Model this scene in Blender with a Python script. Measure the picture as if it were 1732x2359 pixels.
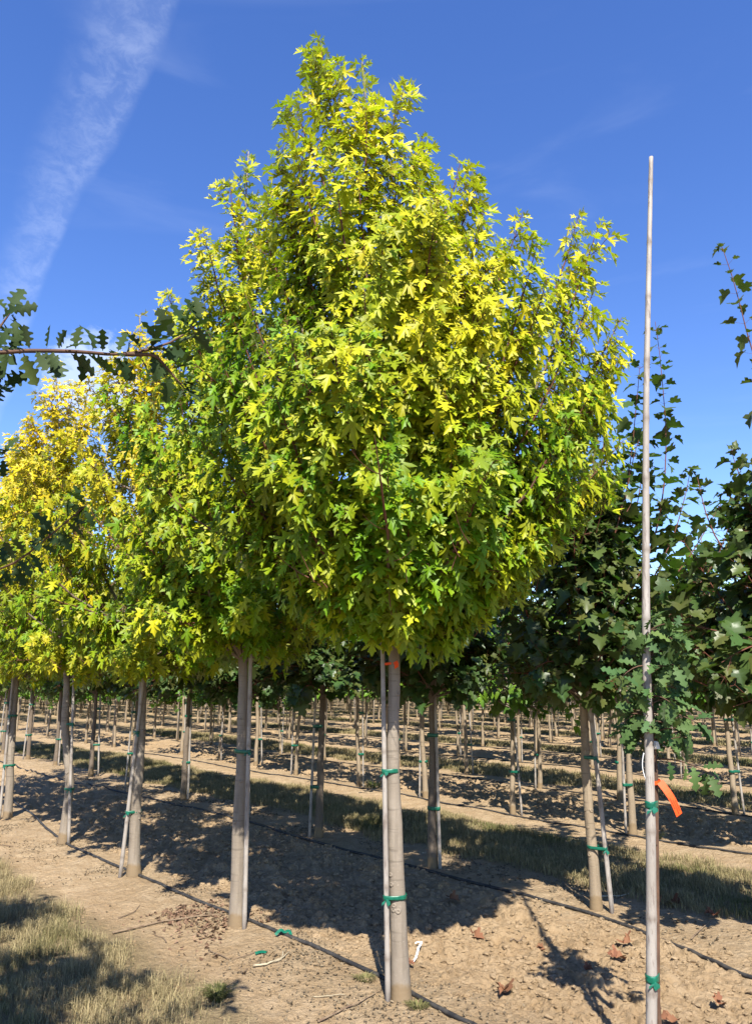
import bpy, math
import numpy as np

# ------------------------------------------------------------------ camera, sky, sun
for o in list(bpy.data.objects):
    bpy.data.objects.remove(o)
SC = bpy.context.scene
COL = SC.collection
R = math.radians

cam_d = bpy.data.cameras.new("camera")
cam = bpy.data.objects.new("camera", cam_d)
COL.objects.link(cam)
cam.location = (0, 0, 1.6)
cam.rotation_euler = (R(90 + 12.5), 0, 0)
cam_d.sensor_fit = 'VERTICAL'
cam_d.sensor_height = 36
cam_d.lens = 27
cam_d.clip_start = 0.05
cam_d.clip_end = 3000
SC.camera = cam
SC.render.resolution_x, SC.render.resolution_y = 751, 1024

SUN_EL, SUN_AZ = 49.0, 4.4          # degrees; the sun is behind the camera, a little to the right
sun_dir = np.array([math.sin(R(SUN_AZ)) * math.cos(R(SUN_EL)), -math.cos(R(SUN_AZ)) * math.cos(R(SUN_EL)), math.sin(R(SUN_EL))])

world = bpy.data.worlds.new("World")
SC.world = world
world.use_nodes = True
nt = world.node_tree
nt.nodes.clear()
def N(tree, typ, **kw):
    n = tree.nodes.new(typ)
    for k, v in kw.items():
        setattr(n, k, v)
    return n
def L(tree, a, b):
    tree.links.new(a, b)
def math_node(tree, op, a, b=None, clamp=False):
    m = N(tree, 'ShaderNodeMath', operation=op, use_clamp=clamp)
    for i, v in enumerate((a, b)):
        if v is None:
            continue
        if isinstance(v, (int, float)):
            m.inputs[i].default_value = v
        else:
            L(tree, v, m.inputs[i])
    return m.outputs[0]
def maprange(tree, val, a, b, c=0.0, d=1.0, smooth=True):
    m = N(tree, 'ShaderNodeMapRange', interpolation_type='SMOOTHSTEP' if smooth else 'LINEAR')
    L(tree, val, m.inputs['Value'])
    m.inputs['From Min'].default_value = a
    m.inputs['From Max'].default_value = b
    m.inputs['To Min'].default_value = c
    m.inputs['To Max'].default_value = d
    return m.outputs['Result']

sky = N(nt, 'ShaderNodeTexSky', sky_type='NISHITA')
sky.sun_disc = False
sky.sun_elevation = R(SUN_EL)
sky.sun_rotation = R(180 - SUN_AZ)
sky.altitude = 100
sky.air_density = 1.0
sky.dust_density = 0.1
sky.ozone_density = 2.5
hsv = N(nt, 'ShaderNodeHueSaturation')
hsv.inputs['Hue'].default_value = 0.516
hsv.inputs['Saturation'].default_value = 1.24
hsv.inputs['Value'].default_value = 1.38
L(nt, sky.outputs[0], hsv.inputs['Color'])
tc = N(nt, 'ShaderNodeTexCoord')
def vdot(vec):
    d = N(nt, 'ShaderNodeVectorMath', operation='DOT_PRODUCT')
    L(nt, tc.outputs['Generated'], d.inputs[0])
    d.inputs[1].default_value = tuple(float(x) for x in vec)
    return d.outputs['Value']
e1 = np.array([-.428, .909, .520]); e1 /= np.linalg.norm(e1)       # low end of the cirrus streak
e2 = np.array([-.305, .840, .833]); e2 /= np.linalg.norm(e2)       # high end
cn = np.cross(e1, e2); cn /= np.linalg.norm(cn)
ct = e2 - e1 * (e1 @ e2); ct /= np.linalg.norm(ct)
across = vdot(cn)
along = vdot(ct)
nz = N(nt, 'ShaderNodeTexNoise')
nz.inputs['Scale'].default_value = 42
nz.inputs['Detail'].default_value = 9
nz.inputs['Roughness'].default_value = 0.66
nz.inputs['Distortion'].default_value = 0.4
mp = N(nt, 'ShaderNodeMapping')
mp.inputs['Scale'].default_value = (1.0, 1.0, 1.5)
mp.inputs['Rotation'].default_value = (0.0, R(28), 0.0)
L(nt, tc.outputs['Generated'], mp.inputs['Vector'])
L(nt, mp.outputs[0], nz.inputs['Vector'])
nz2 = N(nt, 'ShaderNodeTexNoise')
nz2.inputs['Scale'].default_value = 5
nz2.inputs['Detail'].default_value = 4
L(nt, tc.outputs['Generated'], nz2.inputs['Vector'])
wob = math_node(nt, 'MULTIPLY', math_node(nt, 'SUBTRACT', nz2.outputs['Fac'], 0.5), 0.05)
acr = math_node(nt, 'ADD', math_node(nt, 'ADD', across, 0.019), wob)
wid = maprange(nt, along, 0.0, 0.42, 0.024, 0.046, smooth=False)
rat = math_node(nt, 'DIVIDE', acr, wid)
edge_a = maprange(nt, rat, -1.5, 0.2)
edge_b = maprange(nt, rat, 0.75, 1.15, 1.0, 0.0)
streak = math_node(nt, 'MULTIPLY', edge_a, edge_b)
streak = math_node(nt, 'MULTIPLY', streak, maprange(nt, nz.outputs['Fac'], 0.36, 0.72, 0.30, 1.0))
streak = math_node(nt, 'MULTIPLY', streak, 0.125)
# faint high veils and a small low cloud behind the left hand trees
nz3 = N(nt, 'ShaderNodeTexNoise')
nz3.inputs['Scale'].default_value = 3.5
nz3.inputs['Detail'].default_value = 7
nz3.inputs['Distortion'].default_value = 0.8
mp3 = N(nt, 'ShaderNodeMapping')
mp3.inputs['Scale'].default_value = (1.0, 1.0, 4.5)
L(nt, tc.outputs['Generated'], mp3.inputs['Vector'])
L(nt, mp3.outputs[0], nz3.inputs['Vector'])
veil = math_node(nt, 'MULTIPLY', maprange(nt, nz3.outputs['Fac'], 0.52, 0.85), 0.06)
c3 = np.array([-.37, .945, .385]); c3 /= np.linalg.norm(c3)
puff = maprange(nt, math_node(nt, 'ADD', vdot(c3), math_node(nt, 'MULTIPLY', math_node(nt, 'SUBTRACT', nz.outputs['Fac'], 0.5), 0.004)), 0.9978, 0.9994)
cl = math_node(nt, 'ADD', math_node(nt, 'MAXIMUM', streak, math_node(nt, 'MULTIPLY', puff, 0.4)), veil, clamp=True)
mx = N(nt, 'ShaderNodeMix', data_type='RGBA')
L(nt, cl, mx.inputs[0])
L(nt, hsv.outputs[0], mx.inputs[6])
mx.inputs[7].default_value = (7.6, 8.2, 9.2, 1)
bg = N(nt, 'ShaderNodeBackground')
bg.inputs['Strength'].default_value = 0.078
L(nt, mx.outputs[2], bg.inputs['Color'])
wo = N(nt, 'ShaderNodeOutputWorld')
L(nt, bg.outputs[0], wo.inputs['Surface'])

sd = bpy.data.lights.new("sun", 'SUN')
sd.energy = 5.0
sd.angle = R(0.5)
sd.color = (1.0, 0.945, 0.85)
sun = bpy.data.objects.new("sun", sd)
COL.objects.link(sun)
sun.location = (0, -10, 20)
from mathutils import Vector
sun.rotation_euler = Vector(tuple(sun_dir)).to_track_quat('Z', 'Y').to_euler()

SC.view_settings.view_transform = 'Standard'
SC.view_settings.look = 'None'
SC.view_settings.gamma = 1.0
SC.view_settings.exposure = 1.28
SC.cycles.max_bounces = 5
SC.cycles.diffuse_bounces = 2
SC.cycles.transparent_max_bounces = 4

# ------------------------------------------------------------------ helpers
TH = R(39.75)
ROW_A = np.array([-math.sin(TH), math.cos(TH)])     # along the tree rows
ROW_N = np.array([math.cos(TH), math.sin(TH)])      # across the tree rows
def rn(x, y): return x * ROW_N[0] + y * ROW_N[1]
def rs(x, y): return x * ROW_A[0] + y * ROW_A[1]
def rowpt(n, s): return ROW_N * n + ROW_A * s
PERIOD = 4.94
UP = np.array([0., 0., 1.])
def unit(v): return v / np.maximum(np.linalg.norm(v, axis=-1, keepdims=True), 1e-9)

def vnoise(x, y, seed=0):
    xi = np.floor(x).astype(np.int64); yi = np.floor(y).astype(np.int64)
    fx = x - xi; fy = y - yi
    fx = fx * fx * (3 - 2 * fx); fy = fy * fy * (3 - 2 * fy)
    def h(a, b):
        n = (a * 374761393 + b * 668265263 + seed * 974634711) & 0xFFFFFFFF
        n = ((n ^ (n >> 13)) * 1274126177) & 0xFFFFFFFF
        n = n ^ (n >> 16)
        return (n & 0xFFFFFF) / float(0xFFFFFF)
    a = h(xi, yi); b = h(xi + 1, yi); c = h(xi, yi + 1); d = h(xi + 1, yi + 1)
    return (a * (1 - fx) + b * fx) * (1 - fy) + (c * (1 - fx) + d * fx) * fy
def sstep(a, b, x):
    t = np.clip((x - a) / (b - a), 0, 1)
    return t * t * (3 - 2 * t)

def mesh_obj(name, V, F, mat, parent=None, attrs=None, smooth=True):
    """one mesh object out of a vertex array and a triangle array"""
    me = bpy.data.meshes.new(name)
    V = np.asarray(V, dtype=np.float32); F = np.asarray(F, dtype=np.int32)
    me.vertices.add(len(V)); me.vertices.foreach_set("co", V.ravel())
    k = F.shape[1]
    me.loops.add(F.size); me.loops.foreach_set("vertex_index", F.ravel())
    me.polygons.add(len(F))
    me.polygons.foreach_set("loop_start", np.arange(0, F.size, k, dtype=np.int32))
    me.polygons.foreach_set("use_smooth", np.full(len(F), smooth, dtype=bool))
    for an, av in (attrs or {}).items():
        at = me.attributes.new(an, 'FLOAT', 'POINT')
        at.data.foreach_set("value", np.asarray(av, dtype=np.float32))
    me.update(calc_edges=True)
    me.materials.append(mat)
    o = bpy.data.objects.new(name, me)
    COL.objects.link(o)
    if parent is not None:
        o.parent = parent
    return o
def tag(o, label, cat, group=None, kind=None):
    if label: o['label'] = label
    if cat: o['category'] = cat
    if group: o['group'] = group
    if kind: o['kind'] = kind
    return o
def thing(name, label, cat, loc, group=None, rz=0.0):
    o = bpy.data.objects.new(name, None)
    o.empty_display_size = 0.1
    COL.objects.link(o)
    o.location = tuple(float(x) for x in loc); o.rotation_euler = (0, 0, rz)
    return tag(o, label, cat, group)
def copy_thing(root, loc, rz=0.0, scale=(1, 1, 1), label=None, group=None, tilt=(0, 0)):
    r = root.copy(); COL.objects.link(r)
    r.location = tuple(float(x) for x in loc); r.rotation_euler = (tilt[0], tilt[1], rz); r.scale = scale
    if label: r['label'] = label
    if group: r['group'] = group
    for ch in list(root.children):
        c = ch.copy(); COL.objects.link(c); c.parent = r
        for g in list(ch.children):
            d = g.copy(); COL.objects.link(d); d.parent = c
    return r

class Geo:
    """collects triangles for one mesh"""
    def __init__(s): s.V = []; s.F = []; s.n = 0; s.A = {}
    def add(s, V, F, **attrs):
        V = np.asarray(V, float).reshape(-1, 3); F = np.asarray(F, int).reshape(-1, 3)
        s.V.append(V); s.F.append(F + s.n); s.n += len(V)
        for k, v in attrs.items():
            s.A.setdefault(k, []).append(np.broadcast_to(np.asarray(v, float), (len(V),)))
    def tube(s, P, rad, sides=6, cap=True, **attrs):
        P = np.asarray(P, float); n = len(P)
        rad = np.broadcast_to(np.asarray(rad, float), (n,))
        T = unit(np.gradient(P, axis=0))
        ref = np.array([1., 0, 0]) if abs(T[0][0]) < 0.8 else np.array([0., 1, 0])
        X = unit(np.cross(T, np.cross(ref, T)))
        Y = np.cross(T, X)
        a = np.arange(sides) * 2 * np.pi / sides
        ring = P[:, None] + rad[:, None, None] * (np.cos(a)[None, :, None] * X[:, None] + np.sin(a)[None, :, None] * Y[:, None])
        V = ring.reshape(-1, 3)
        i = np.arange(n - 1)[:, None] * sides; j = np.arange(sides)[None]; k = (j + 1) % sides
        A = (i + j).ravel(); B = (i + k).ravel(); C = A + sides; D = B + sides
        F = [np.stack([A, B, D], 1), np.stack([A, D, C], 1)]
        if cap:
            V = np.vstack([V, P[-1:], P[:1]])
            b = (n - 1) * sides + np.arange(sides)
            F.append(np.stack([b, (n - 1) * sides + (np.arange(sides) + 1) % sides, np.full(sides, n * sides)], 1))
            b = np.arange(sides)
            F.append(np.stack([(b + 1) % sides, b, np.full(sides, n * sides + 1)], 1))
        s.add(V, np.vstack(F), **attrs)
    def sticks(s, P0, P1, r, **attrs):
        """many straight three sided sticks"""
        T = unit(P1 - P0); X = unit(np.cross(T, np.array([.31, .47, .83]))); Y = np.cross(T, X)
        V = []
        for P, q in ((P0, r), (P1, r * 0.7)):
            for a in (0, 2.094, 4.189):
                V.append(P + q * (math.cos(a) * X + math.sin(a) * Y))
        V = np.stack(V, 1)
        f = np.array([[0, 1, 4], [0, 4, 3], [1, 2, 5], [1, 5, 4], [2, 0, 3], [2, 3, 5]])
        F = (np.arange(len(P0))[:, None, None] * 6 + f[None]).reshape(-1, 3)
        s.add(V.reshape(-1, 3), F, **attrs)
    def obj(s, name, mat, parent=None, smooth=True):
        return mesh_obj(name, np.vstack(s.V), np.vstack(s.F), mat, parent, {k: np.concatenate(v) for k, v in s.A.items()}, smooth)

# ------------------------------------------------------------------ materials
ALB = 0.58
def kc(c): return tuple(x * ALB for x in c)
def new_mat(name):
    m = bpy.data.materials.new(name); m.use_nodes = True
    t = m.node_tree; t.nodes.clear()
    out = N(t, 'ShaderNodeOutputMaterial')
    return m, t, out
def attr(t, name):
    a = N(t, 'ShaderNodeAttribute'); a.attribute_name = name
    return a.outputs['Fac']
def mixc(t, fac, a, b, blend='MIX'):
    m = N(t, 'ShaderNodeMix', data_type='RGBA', blend_type=blend)
    for sock, v in ((m.inputs[0], fac), (m.inputs[6], a), (m.inputs[7], b)):
        if isinstance(v, (int, float)): sock.default_value = v
        elif isinstance(v, tuple): sock.default_value = v + (1,) if len(v) == 3 else v
        else: L(t, v, sock)
    return m.outputs[2]
def noise(t, scale, detail=4, rough=0.55, vec=None, coord='Object', stretch=None):
    n = N(t, 'ShaderNodeTexNoise')
    n.inputs['Scale'].default_value = scale; n.inputs['Detail'].default_value = detail; n.inputs['Roughness'].default_value = rough
    c = N(t, 'ShaderNodeTexCoord')
    v = c.outputs[coord]
    if stretch:
        m = N(t, 'ShaderNodeMapping'); m.inputs['Scale'].default_value = stretch
        L(t, v, m.inputs['Vector']); v = m.outputs[0]
    L(t, v, n.inputs['Vector'])
    return n.outputs['Fac']

def leaf_mat(name, green, ripe, back, transl=0.3, tcol=None, rough=0.42, spec=0.45):
    green, ripe, back = kc(green), kc(ripe), kc(back); spec *= 0.62
    m, t, out = new_mat(name)
    tone = attr(t, 'tone'); rnd = attr(t, 'rnd')
    c = mixc(t, tone, green, ripe)
    br = N(t, 'ShaderNodeMapRange'); L(t, rnd, br.inputs['Value']); br.inputs['To Min'].default_value = 0.75; br.inputs['To Max'].default_value = 1.22
    vm = N(t, 'ShaderNodeVectorMath', operation='SCALE'); L(t, c, vm.inputs[0]); L(t, br.outputs[0], vm.inputs['Scale'])
    g = N(t, 'ShaderNodeNewGeometry')
    backc = mixc(t, 0.35, back, vm.outputs[0])
    c2 = mixc(t, g.outputs['Backfacing'], vm.outputs[0], backc)
    p = N(t, 'ShaderNodeBsdfPrincipled')
    L(t, c2, p.inputs['Base Color'])
    p.inputs['Roughness'].default_value = rough
    p.inputs['Specular IOR Level'].default_value = spec
    tr = N(t, 'ShaderNodeBsdfTranslucent')
    tv = N(t, 'ShaderNodeMix', data_type='RGBA', blend_type='MULTIPLY'); tv.inputs[0].default_value = 1.0
    L(t, vm.outputs[0], tv.inputs[6]); tv.inputs[7].default_value = (tcol or (1.5, 1.5, 0.7)) + (1,)
    L(t, tv.outputs[2], tr.inputs['Color'])
    ms = N(t, 'ShaderNodeMixShader'); ms.inputs[0].default_value = transl
    L(t, p.outputs[0], ms.inputs[1]); L(t, tr.outputs[0], ms.inputs[2])
    L(t, ms.outputs[0], out.inputs['Surface'])
    return m
def plain_mat(name, a, b, scale=8, rough=0.85, bump=0.0, bscale=40, stretch=None, spec=0.3, detail=5, lo=0.35, hi=0.65):
    a, b = kc(a), kc(b); spec *= 0.7
    m, t, out = new_mat(name)
    n = noise(t, scale, detail, 0.6, stretch=stretch)
    f = maprange(t, n, lo, hi)
    p = N(t, 'ShaderNodeBsdfPrincipled')
    L(t, mixc(t, f, a, b), p.inputs['Base Color'])
    p.inputs['Roughness'].default_value = rough; p.inputs['Specular IOR Level'].default_value = spec
    if bump:
        bn = N(t, 'ShaderNodeBump'); bn.inputs['Strength'].default_value = bump; bn.inputs['Distance'].default_value = 0.01
        L(t, noise(t, bscale, 4, 0.6, stretch=stretch), bn.inputs['Height']); L(t, bn.outputs[0], p.inputs['Normal'])
    L(t, p.outputs[0], out.inputs['Surface'])
    return m
def bark_mat(name, a, b, ring=True):
    """smooth young bark: blotches, faint rings and knots, soil splashed on the foot of the trunk"""
    a, b = kc(a), kc(b)
    m, t, out = new_mat(name)
    c = mixc(t, maprange(t, noise(t, 5, 6, 0.65, stretch=(1, 1, 0.5)), 0.35, 0.68), a, b)
    streaks = maprange(t, noise(t, 30, 4, 0.6, stretch=(1, 1, 0.08)), 0.48, 0.70, 0, 0.5)
    blot = maprange(t, noise(t, 3.2, 6, 0.7, stretch=(1, 1, 0.7)), 0.55, 0.72, 0, 0.4)
    c = mixc(t, blot, c, tuple(x * 0.7 for x in a))
    c = mixc(t, streaks, c, tuple(x * 0.62 for x in a))
    rings = maprange(t, noise(t, 9, 3, 0.5, stretch=(0.5, 0.5, 6.0)), 0.57, 0.70, 0, 0.6)
    c = mixc(t, rings, c, tuple(x * 0.55 for x in a))
    lent = maprange(t, noise(t, 90, 2, 0.5, stretch=(1, 1, 1.8)), 0.64, 0.72, 0, 0.5)
    c = mixc(t, lent, c, kc((0.55, 0.47, 0.38)))
    tcn = N(t, 'ShaderNodeTexCoord'); sx = N(t, 'ShaderNodeSeparateXYZ'); L(t, tcn.outputs['Object'], sx.inputs[0])
    zz = math_node(t, 'ADD', sx.outputs['Z'], math_node(t, 'MULTIPLY', noise(t, 14, 4), 0.09))
    c = mixc(t, maprange(t, zz, 0.115, 0.145, 0.9, 0.0), c, kc((0.30, 0.21, 0.115)))
    p = N(t, 'ShaderNodeBsdfPrincipled'); L(t, c, p.inputs['Base Color'])
    p.inputs['Roughness'].default_value = 0.8; p.inputs['Specular IOR Level'].default_value = 0.25
    bn = N(t, 'ShaderNodeBump'); bn.inputs['Strength'].default_value = 0.35; bn.inputs['Distance'].default_value = 0.006
    L(t, noise(t, 24, 6, 0.65, stretch=(1, 1, 1.6)), bn.inputs['Height']); L(t, bn.outputs[0], p.inputs['Normal'])
    L(t, p.outputs[0], out.inputs['Surface'])
    return m

M_MAPLE = leaf_mat("golden_maple_leaf", (0.170, 0.340, 0.009), (1.0, 0.82, 0.028), (0.40, 0.50, 0.25), 0.25, (1.0, 1.55, 0.45), rough=0.48, spec=0.36)
M_GOLD = leaf_mat("yellow_maple_leaf", (0.210, 0.370, 0.010), (1.04, 0.745, 0.028), (0.45, 0.46, 0.22), 0.27, (1.1, 1.45, 0.45), rough=0.48, spec=0.36)
M_DARK = leaf_mat("dark_maple_leaf", (0.066, 0.135, 0.034), (0.14, 0.155, 0.038), (0.12, 0.175, 0.065), 0.24, (1.2, 1.7, 0.5), rough=0.40)
M_OVAL = leaf_mat("linden_leaf", (0.085, 0.205, 0.020), (0.21, 0.36, 0.026), (0.17, 0.28, 0.09), 0.32)
M_OAK = leaf_mat("oak_leaf", (0.072, 0.150, 0.048), (0.135, 0.200, 0.052), (0.185, 0.235, 0.135), 0.15, (1.1, 1.6, 0.5), rough=0.6, spec=0.25)
M_OAK2 = leaf_mat("shaded_oak_leaf", (0.040, 0.080, 0.026), (0.085, 0.120, 0.034), (0.11, 0.15, 0.07), 0.2, (1.1, 1.6, 0.5), rough=0.65, spec=0.2)  # darker copy of the oak leaf, shade and backlight put into its colour
M_BARK = bark_mat("smooth_grey_bark", (0.325, 0.268, 0.205), (0.425, 0.36, 0.285))
M_BARK2 = bark_mat("tan_young_bark", (0.36, 0.28, 0.19), (0.47, 0.37, 0.255))
M_BARK3 = bark_mat("shade_darkened_bark", (0.20, 0.155, 0.115), (0.27, 0.21, 0.155))  # colour darkened to paint in the shade of the front row crowns
M_TWIG = plain_mat("red_brown_twig", (0.16, 0.055, 0.032), (0.24, 0.095, 0.05), 20, 0.6)
def limb_mat():
    m, t, out = new_mat("red_twig_grey_limb")
    c = mixc(t, maprange(t, attr(t, 'thick'), 0.005, 0.011), kc((0.20, 0.075, 0.045)), mixc(t, noise(t, 14, 5), kc((0.21, 0.165, 0.125)), kc((0.33, 0.27, 0.21))))
    p = N(t, 'ShaderNodeBsdfPrincipled'); L(t, c, p.inputs['Base Color']); p.inputs['Roughness'].default_value = 0.7; p.inputs['Specular IOR Level'].default_value = 0.25
    L(t, p.outputs[0], out.inputs['Surface'])
    return m
M_LIMB = limb_mat()
M_TWIG2 = plain_mat("brown_twig", (0.13, 0.075, 0.05), (0.20, 0.11, 0.07), 20, 0.7)
M_TAPE = plain_mat("green_tie_tape", (0.004, 0.13, 0.075), (0.012, 0.19, 0.115), 40, 0.35, spec=0.5)
M_HOSE = plain_mat("dusty_black_hose", (0.030, 0.030, 0.032), (0.085, 0.078, 0.07), 18, 0.6, 0.2)
M_STICK = plain_mat("dry_stick", (0.20, 0.135, 0.09), (0.34, 0.25, 0.16), 25, 0.9)
M_STRAWSTICK = plain_mat("bleached_stick", (0.52, 0.43, 0.28), (0.62, 0.54, 0.38), 25, 0.9)
M_DEAD = leaf_mat("dead_leaf", (0.24, 0.100, 0.058), (0.42, 0.215, 0.110), (0.25, 0.145, 0.10), 0.1, (1, 1, 1), rough=0.8, spec=0.2)
M_ORANGE = plain_mat("orange_plastic", (1.15, 0.105, 0.014), (1.25, 0.13, 0.02), 10, 0.5, spec=0.25)
M_INK = plain_mat("dark_print", (0.16, 0.012, 0.006), (0.22, 0.02, 0.01), 50, 0.7)
M_WHITE = plain_mat("white_plastic", (1.05, 1.05, 1.04), (1.15, 1.15, 1.13), 10, 0.4, spec=0.5)

def bamboo_mat():
    m, t, out = new_mat("weathered_bamboo")
    c = mixc(t, maprange(t, noise(t, 3, 5, 0.6, stretch=(1, 1, 0.6)), 0.35, 0.65), kc((0.40, 0.35, 0.30)), kc((0.58, 0.53, 0.47)))
    fl = maprange(t, noise(t, 55, 5, 0.7, stretch=(1, 1, 0.16)), 0.52, 0.64, 0, 0.62)
    c = mixc(t, fl, c, kc((0.21, 0.16, 0.135)))
    nd = attr(t, 'node')
    c = mixc(t, math_node(t, 'MULTIPLY', nd, 0.65), c, kc((0.24, 0.19, 0.15)))
    p = N(t, 'ShaderNodeBsdfPrincipled'); L(t, c, p.inputs['Base Color'])
    p.inputs['Roughness'].default_value = 0.62; p.inputs['Specular IOR Level'].default_value = 0.35
    bn = N(t, 'ShaderNodeBump'); bn.inputs['Strength'].default_value = 0.25; bn.inputs['Distance'].default_value = 0.003
    L(t, noise(t, 60, 4, 0.6, stretch=(1, 1, 0.1)), bn.inputs['Height']); L(t, bn.outputs[0], p.inputs['Normal'])
    L(t, p.outputs[0], out.inputs['Surface'])
    return m
M_BAMBOO = bamboo_mat()

def soil_mat():
    m, t, out = new_mat("dry_field_soil")
    big = maprange(t, noise(t, 0.9, 5, 0.6), 0.35, 0.65)
    c = mixc(t, big, kc((0.61, 0.440, 0.262)), kc((0.71, 0.530, 0.330)))
    mid = maprange(t, noise(t, 7, 7, 0.68), 0.38, 0.66)
    c = mixc(t, mid, mixc(t, 0.5, c, kc((0.42, 0.275, 0.138))), c)
    fine = maprange(t, noise(t, 70, 5, 0.7), 0.55, 0.75, 0, 0.5)
    c = mixc(t, fine, c, kc((0.56, 0.42, 0.255)))
    c = mixc(t, math_node(t, 'MULTIPLY', attr(t, 'till'), 0.30), c, kc((0.50, 0.335, 0.175)))
    lit = math_node(t, 'MULTIPLY', attr(t, 'litter'), maprange(t, noise(t, 38, 6, 0.75), 0.44, 0.60))
    c = mixc(t, math_node(t, 'MULTIPLY', lit, 0.62), c, kc((0.28, 0.22, 0.135)))
    c = mixc(t, math_node(t, 'MULTIPLY', attr(t, 'turf'), 0.7), c, kc((0.30, 0.235, 0.125)))
    p = N(t, 'ShaderNodeBsdfPrincipled'); L(t, c, p.inputs['Base Color'])
    p.inputs['Roughness'].default_value = 0.95; p.inputs['Specular IOR Level'].default_value = 0.12
    vor = N(t, 'ShaderNodeTexVoronoi'); vor.inputs['Scale'].default_value = 26
    cc = N(t, 'ShaderNodeTexCoord'); L(t, cc.outputs['Object'], vor.inputs['Vector'])
    hsum = math_node(t, 'ADD', noise(t, 45, 8, 0.72), math_node(t, 'MULTIPLY', vor.outputs['Distance'], 0.35))
    hsum = math_node(t, 'ADD', hsum, noise(t, 11, 5, 0.6))
    bn = N(t, 'ShaderNodeBump'); bn.inputs['Strength'].default_value = 1.0; bn.inputs['Distance'].default_value = 0.03
    L(t, hsum, bn.inputs['Height']); L(t, bn.outputs[0], p.inputs['Normal'])
    L(t, p.outputs[0], out.inputs['Surface'])
    return m
M_SOIL = soil_mat()

def grass_mat():
    m, t, out = new_mat("dry_grass_blade")
    c = mixc(t, attr(t, 'tone'), kc((0.66, 0.53, 0.29)), kc((0.16, 0.20, 0.055)))
    br = maprange(t, attr(t, 'rnd'), 0, 1, 0.55, 1.2, smooth=False)
    vm = N(t, 'ShaderNodeVectorMath', operation='SCALE'); L(t, c, vm.inputs[0]); L(t, br, vm.inputs['Scale'])
    d = N(t, 'ShaderNodeBsdfDiffuse'); L(t, vm.outputs[0], d.inputs['Color'])
    tr = N(t, 'ShaderNodeBsdfTranslucent'); L(t, vm.outputs[0], tr.inputs['Color'])
    ms = N(t, 'ShaderNodeMixShader'); ms.inputs[0].default_value = 0.3
    L(t, d.outputs[0], ms.inputs[1]); L(t, tr.outputs[0], ms.inputs[2]); L(t, ms.outputs[0], out.inputs['Surface'])
    return m
M_GRASS = grass_mat()

# ------------------------------------------------------------------ ground
def bands(x, y):
    n = rn(x, y)
    ph = np.mod(n - 2.92, PERIOD)                # 0 = first row of a pair, 2.2 = second row
    w = 0.14 * (vnoise(x * 1.3, y * 1.3, 5) - 0.5) + 0.10 * (vnoise(x * 4, y * 4, 6) - 0.5)
    p = ph + w
    till = sstep(0.28, 0.62, p) * (1 - sstep(1.62, 1.95, p))
    pt = p - 3.55                                # middle of the turf strip
    turf = 1 - sstep(0.62, 0.86, np.abs(pt))
    d = np.minimum(np.minimum(ph, PERIOD - ph), np.abs(ph - 2.2))
    return till, turf, d
def ground_h(x, y, detail=True):
    till, turf, d = bands(x, y)
    dist = np.hypot(x, y)
    h = 0.030 * np.exp(-(d / 0.45) ** 2) + 0.05 * (vnoise(x * 0.35, y * 0.35, 1) - 0.5) + 0.03 * (vnoise(x * 1.1, y * 1.1, 2) - 0.5)
    h = h - 0.035 - 0.02 * till + 0.012 * turf
    if detail:
        b = vnoise(x * 5, y * 5, 3); c = vnoise(x * 11, y * 11, 4); e = vnoise(x * 23, y * 23, 7); g = vnoise(x * 47, y * 47, 8)
        bil = (1 - np.abs(2 * c - 1)) ; bil2 = (1 - np.abs(2 * e - 1))
        rough = 0.045 * (b - 0.5) + 0.034 * (1 - bil) * (0.4 + b) + 0.028 * (1 - bil2) * (.5 + c) + 0.010 * g
        smooth_ = 0.012 * (b - 0.5) + 0.010 * (c - 0.5) + 0.008 * (e - 0.5) + 0.005 * (g - 0.5)
        edge = sstep(0.15, 0.6, till)
        h = h + rough * edge + smooth_ * (1 - edge)
    return h
def gh(x, y):
    return float(ground_h(np.array([x]), np.array([y]), True)[0])

ang = np.concatenate([np.linspace(-180, -36, 60)[:-1], np.linspace(-36, 36, 620), np.linspace(36, 180, 60)[1:]])
rad = np.concatenate([[0.02, 0.4, 0.8, 1.2, 1.6, 2.0, 2.4], np.exp(np.linspace(math.log(2.7), math.log(30), 860)), np.exp(np.linspace(math.log(31), math.log(900), 60))])
aa, rr = np.meshgrid(np.radians(ang), rad)
gx = (rr * np.sin(aa)); gy = (rr * np.cos(aa))
gz = ground_h(gx, gy) * np.clip(1.2 - rr / 90, 0, 1)
till, turf, rowd = bands(gx, gy)
littermask = np.exp(-(rowd / 0.38) ** 2) * (0.35 + 0.65 * vnoise(gx * 2.2, gy * 2.2, 9))
nr, na = gx.shape
ii = np.arange(nr - 1)[:, None] * na; jj = np.arange(na - 1)[None]
q = np.stack([(ii + jj), (ii + jj + 1), (ii + jj + 1 + na), (ii + jj + na)], -1).reshape(-1, 4)[:, ::-1]
ground = mesh_obj("ground", np.stack([gx, gy, gz], -1).reshape(-1, 3), q, M_SOIL, None,
                  {"till": till.ravel(), "turf": turf.ravel(), "litter": littermask.ravel()})
tag(ground, None, None, kind='structure')

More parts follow.
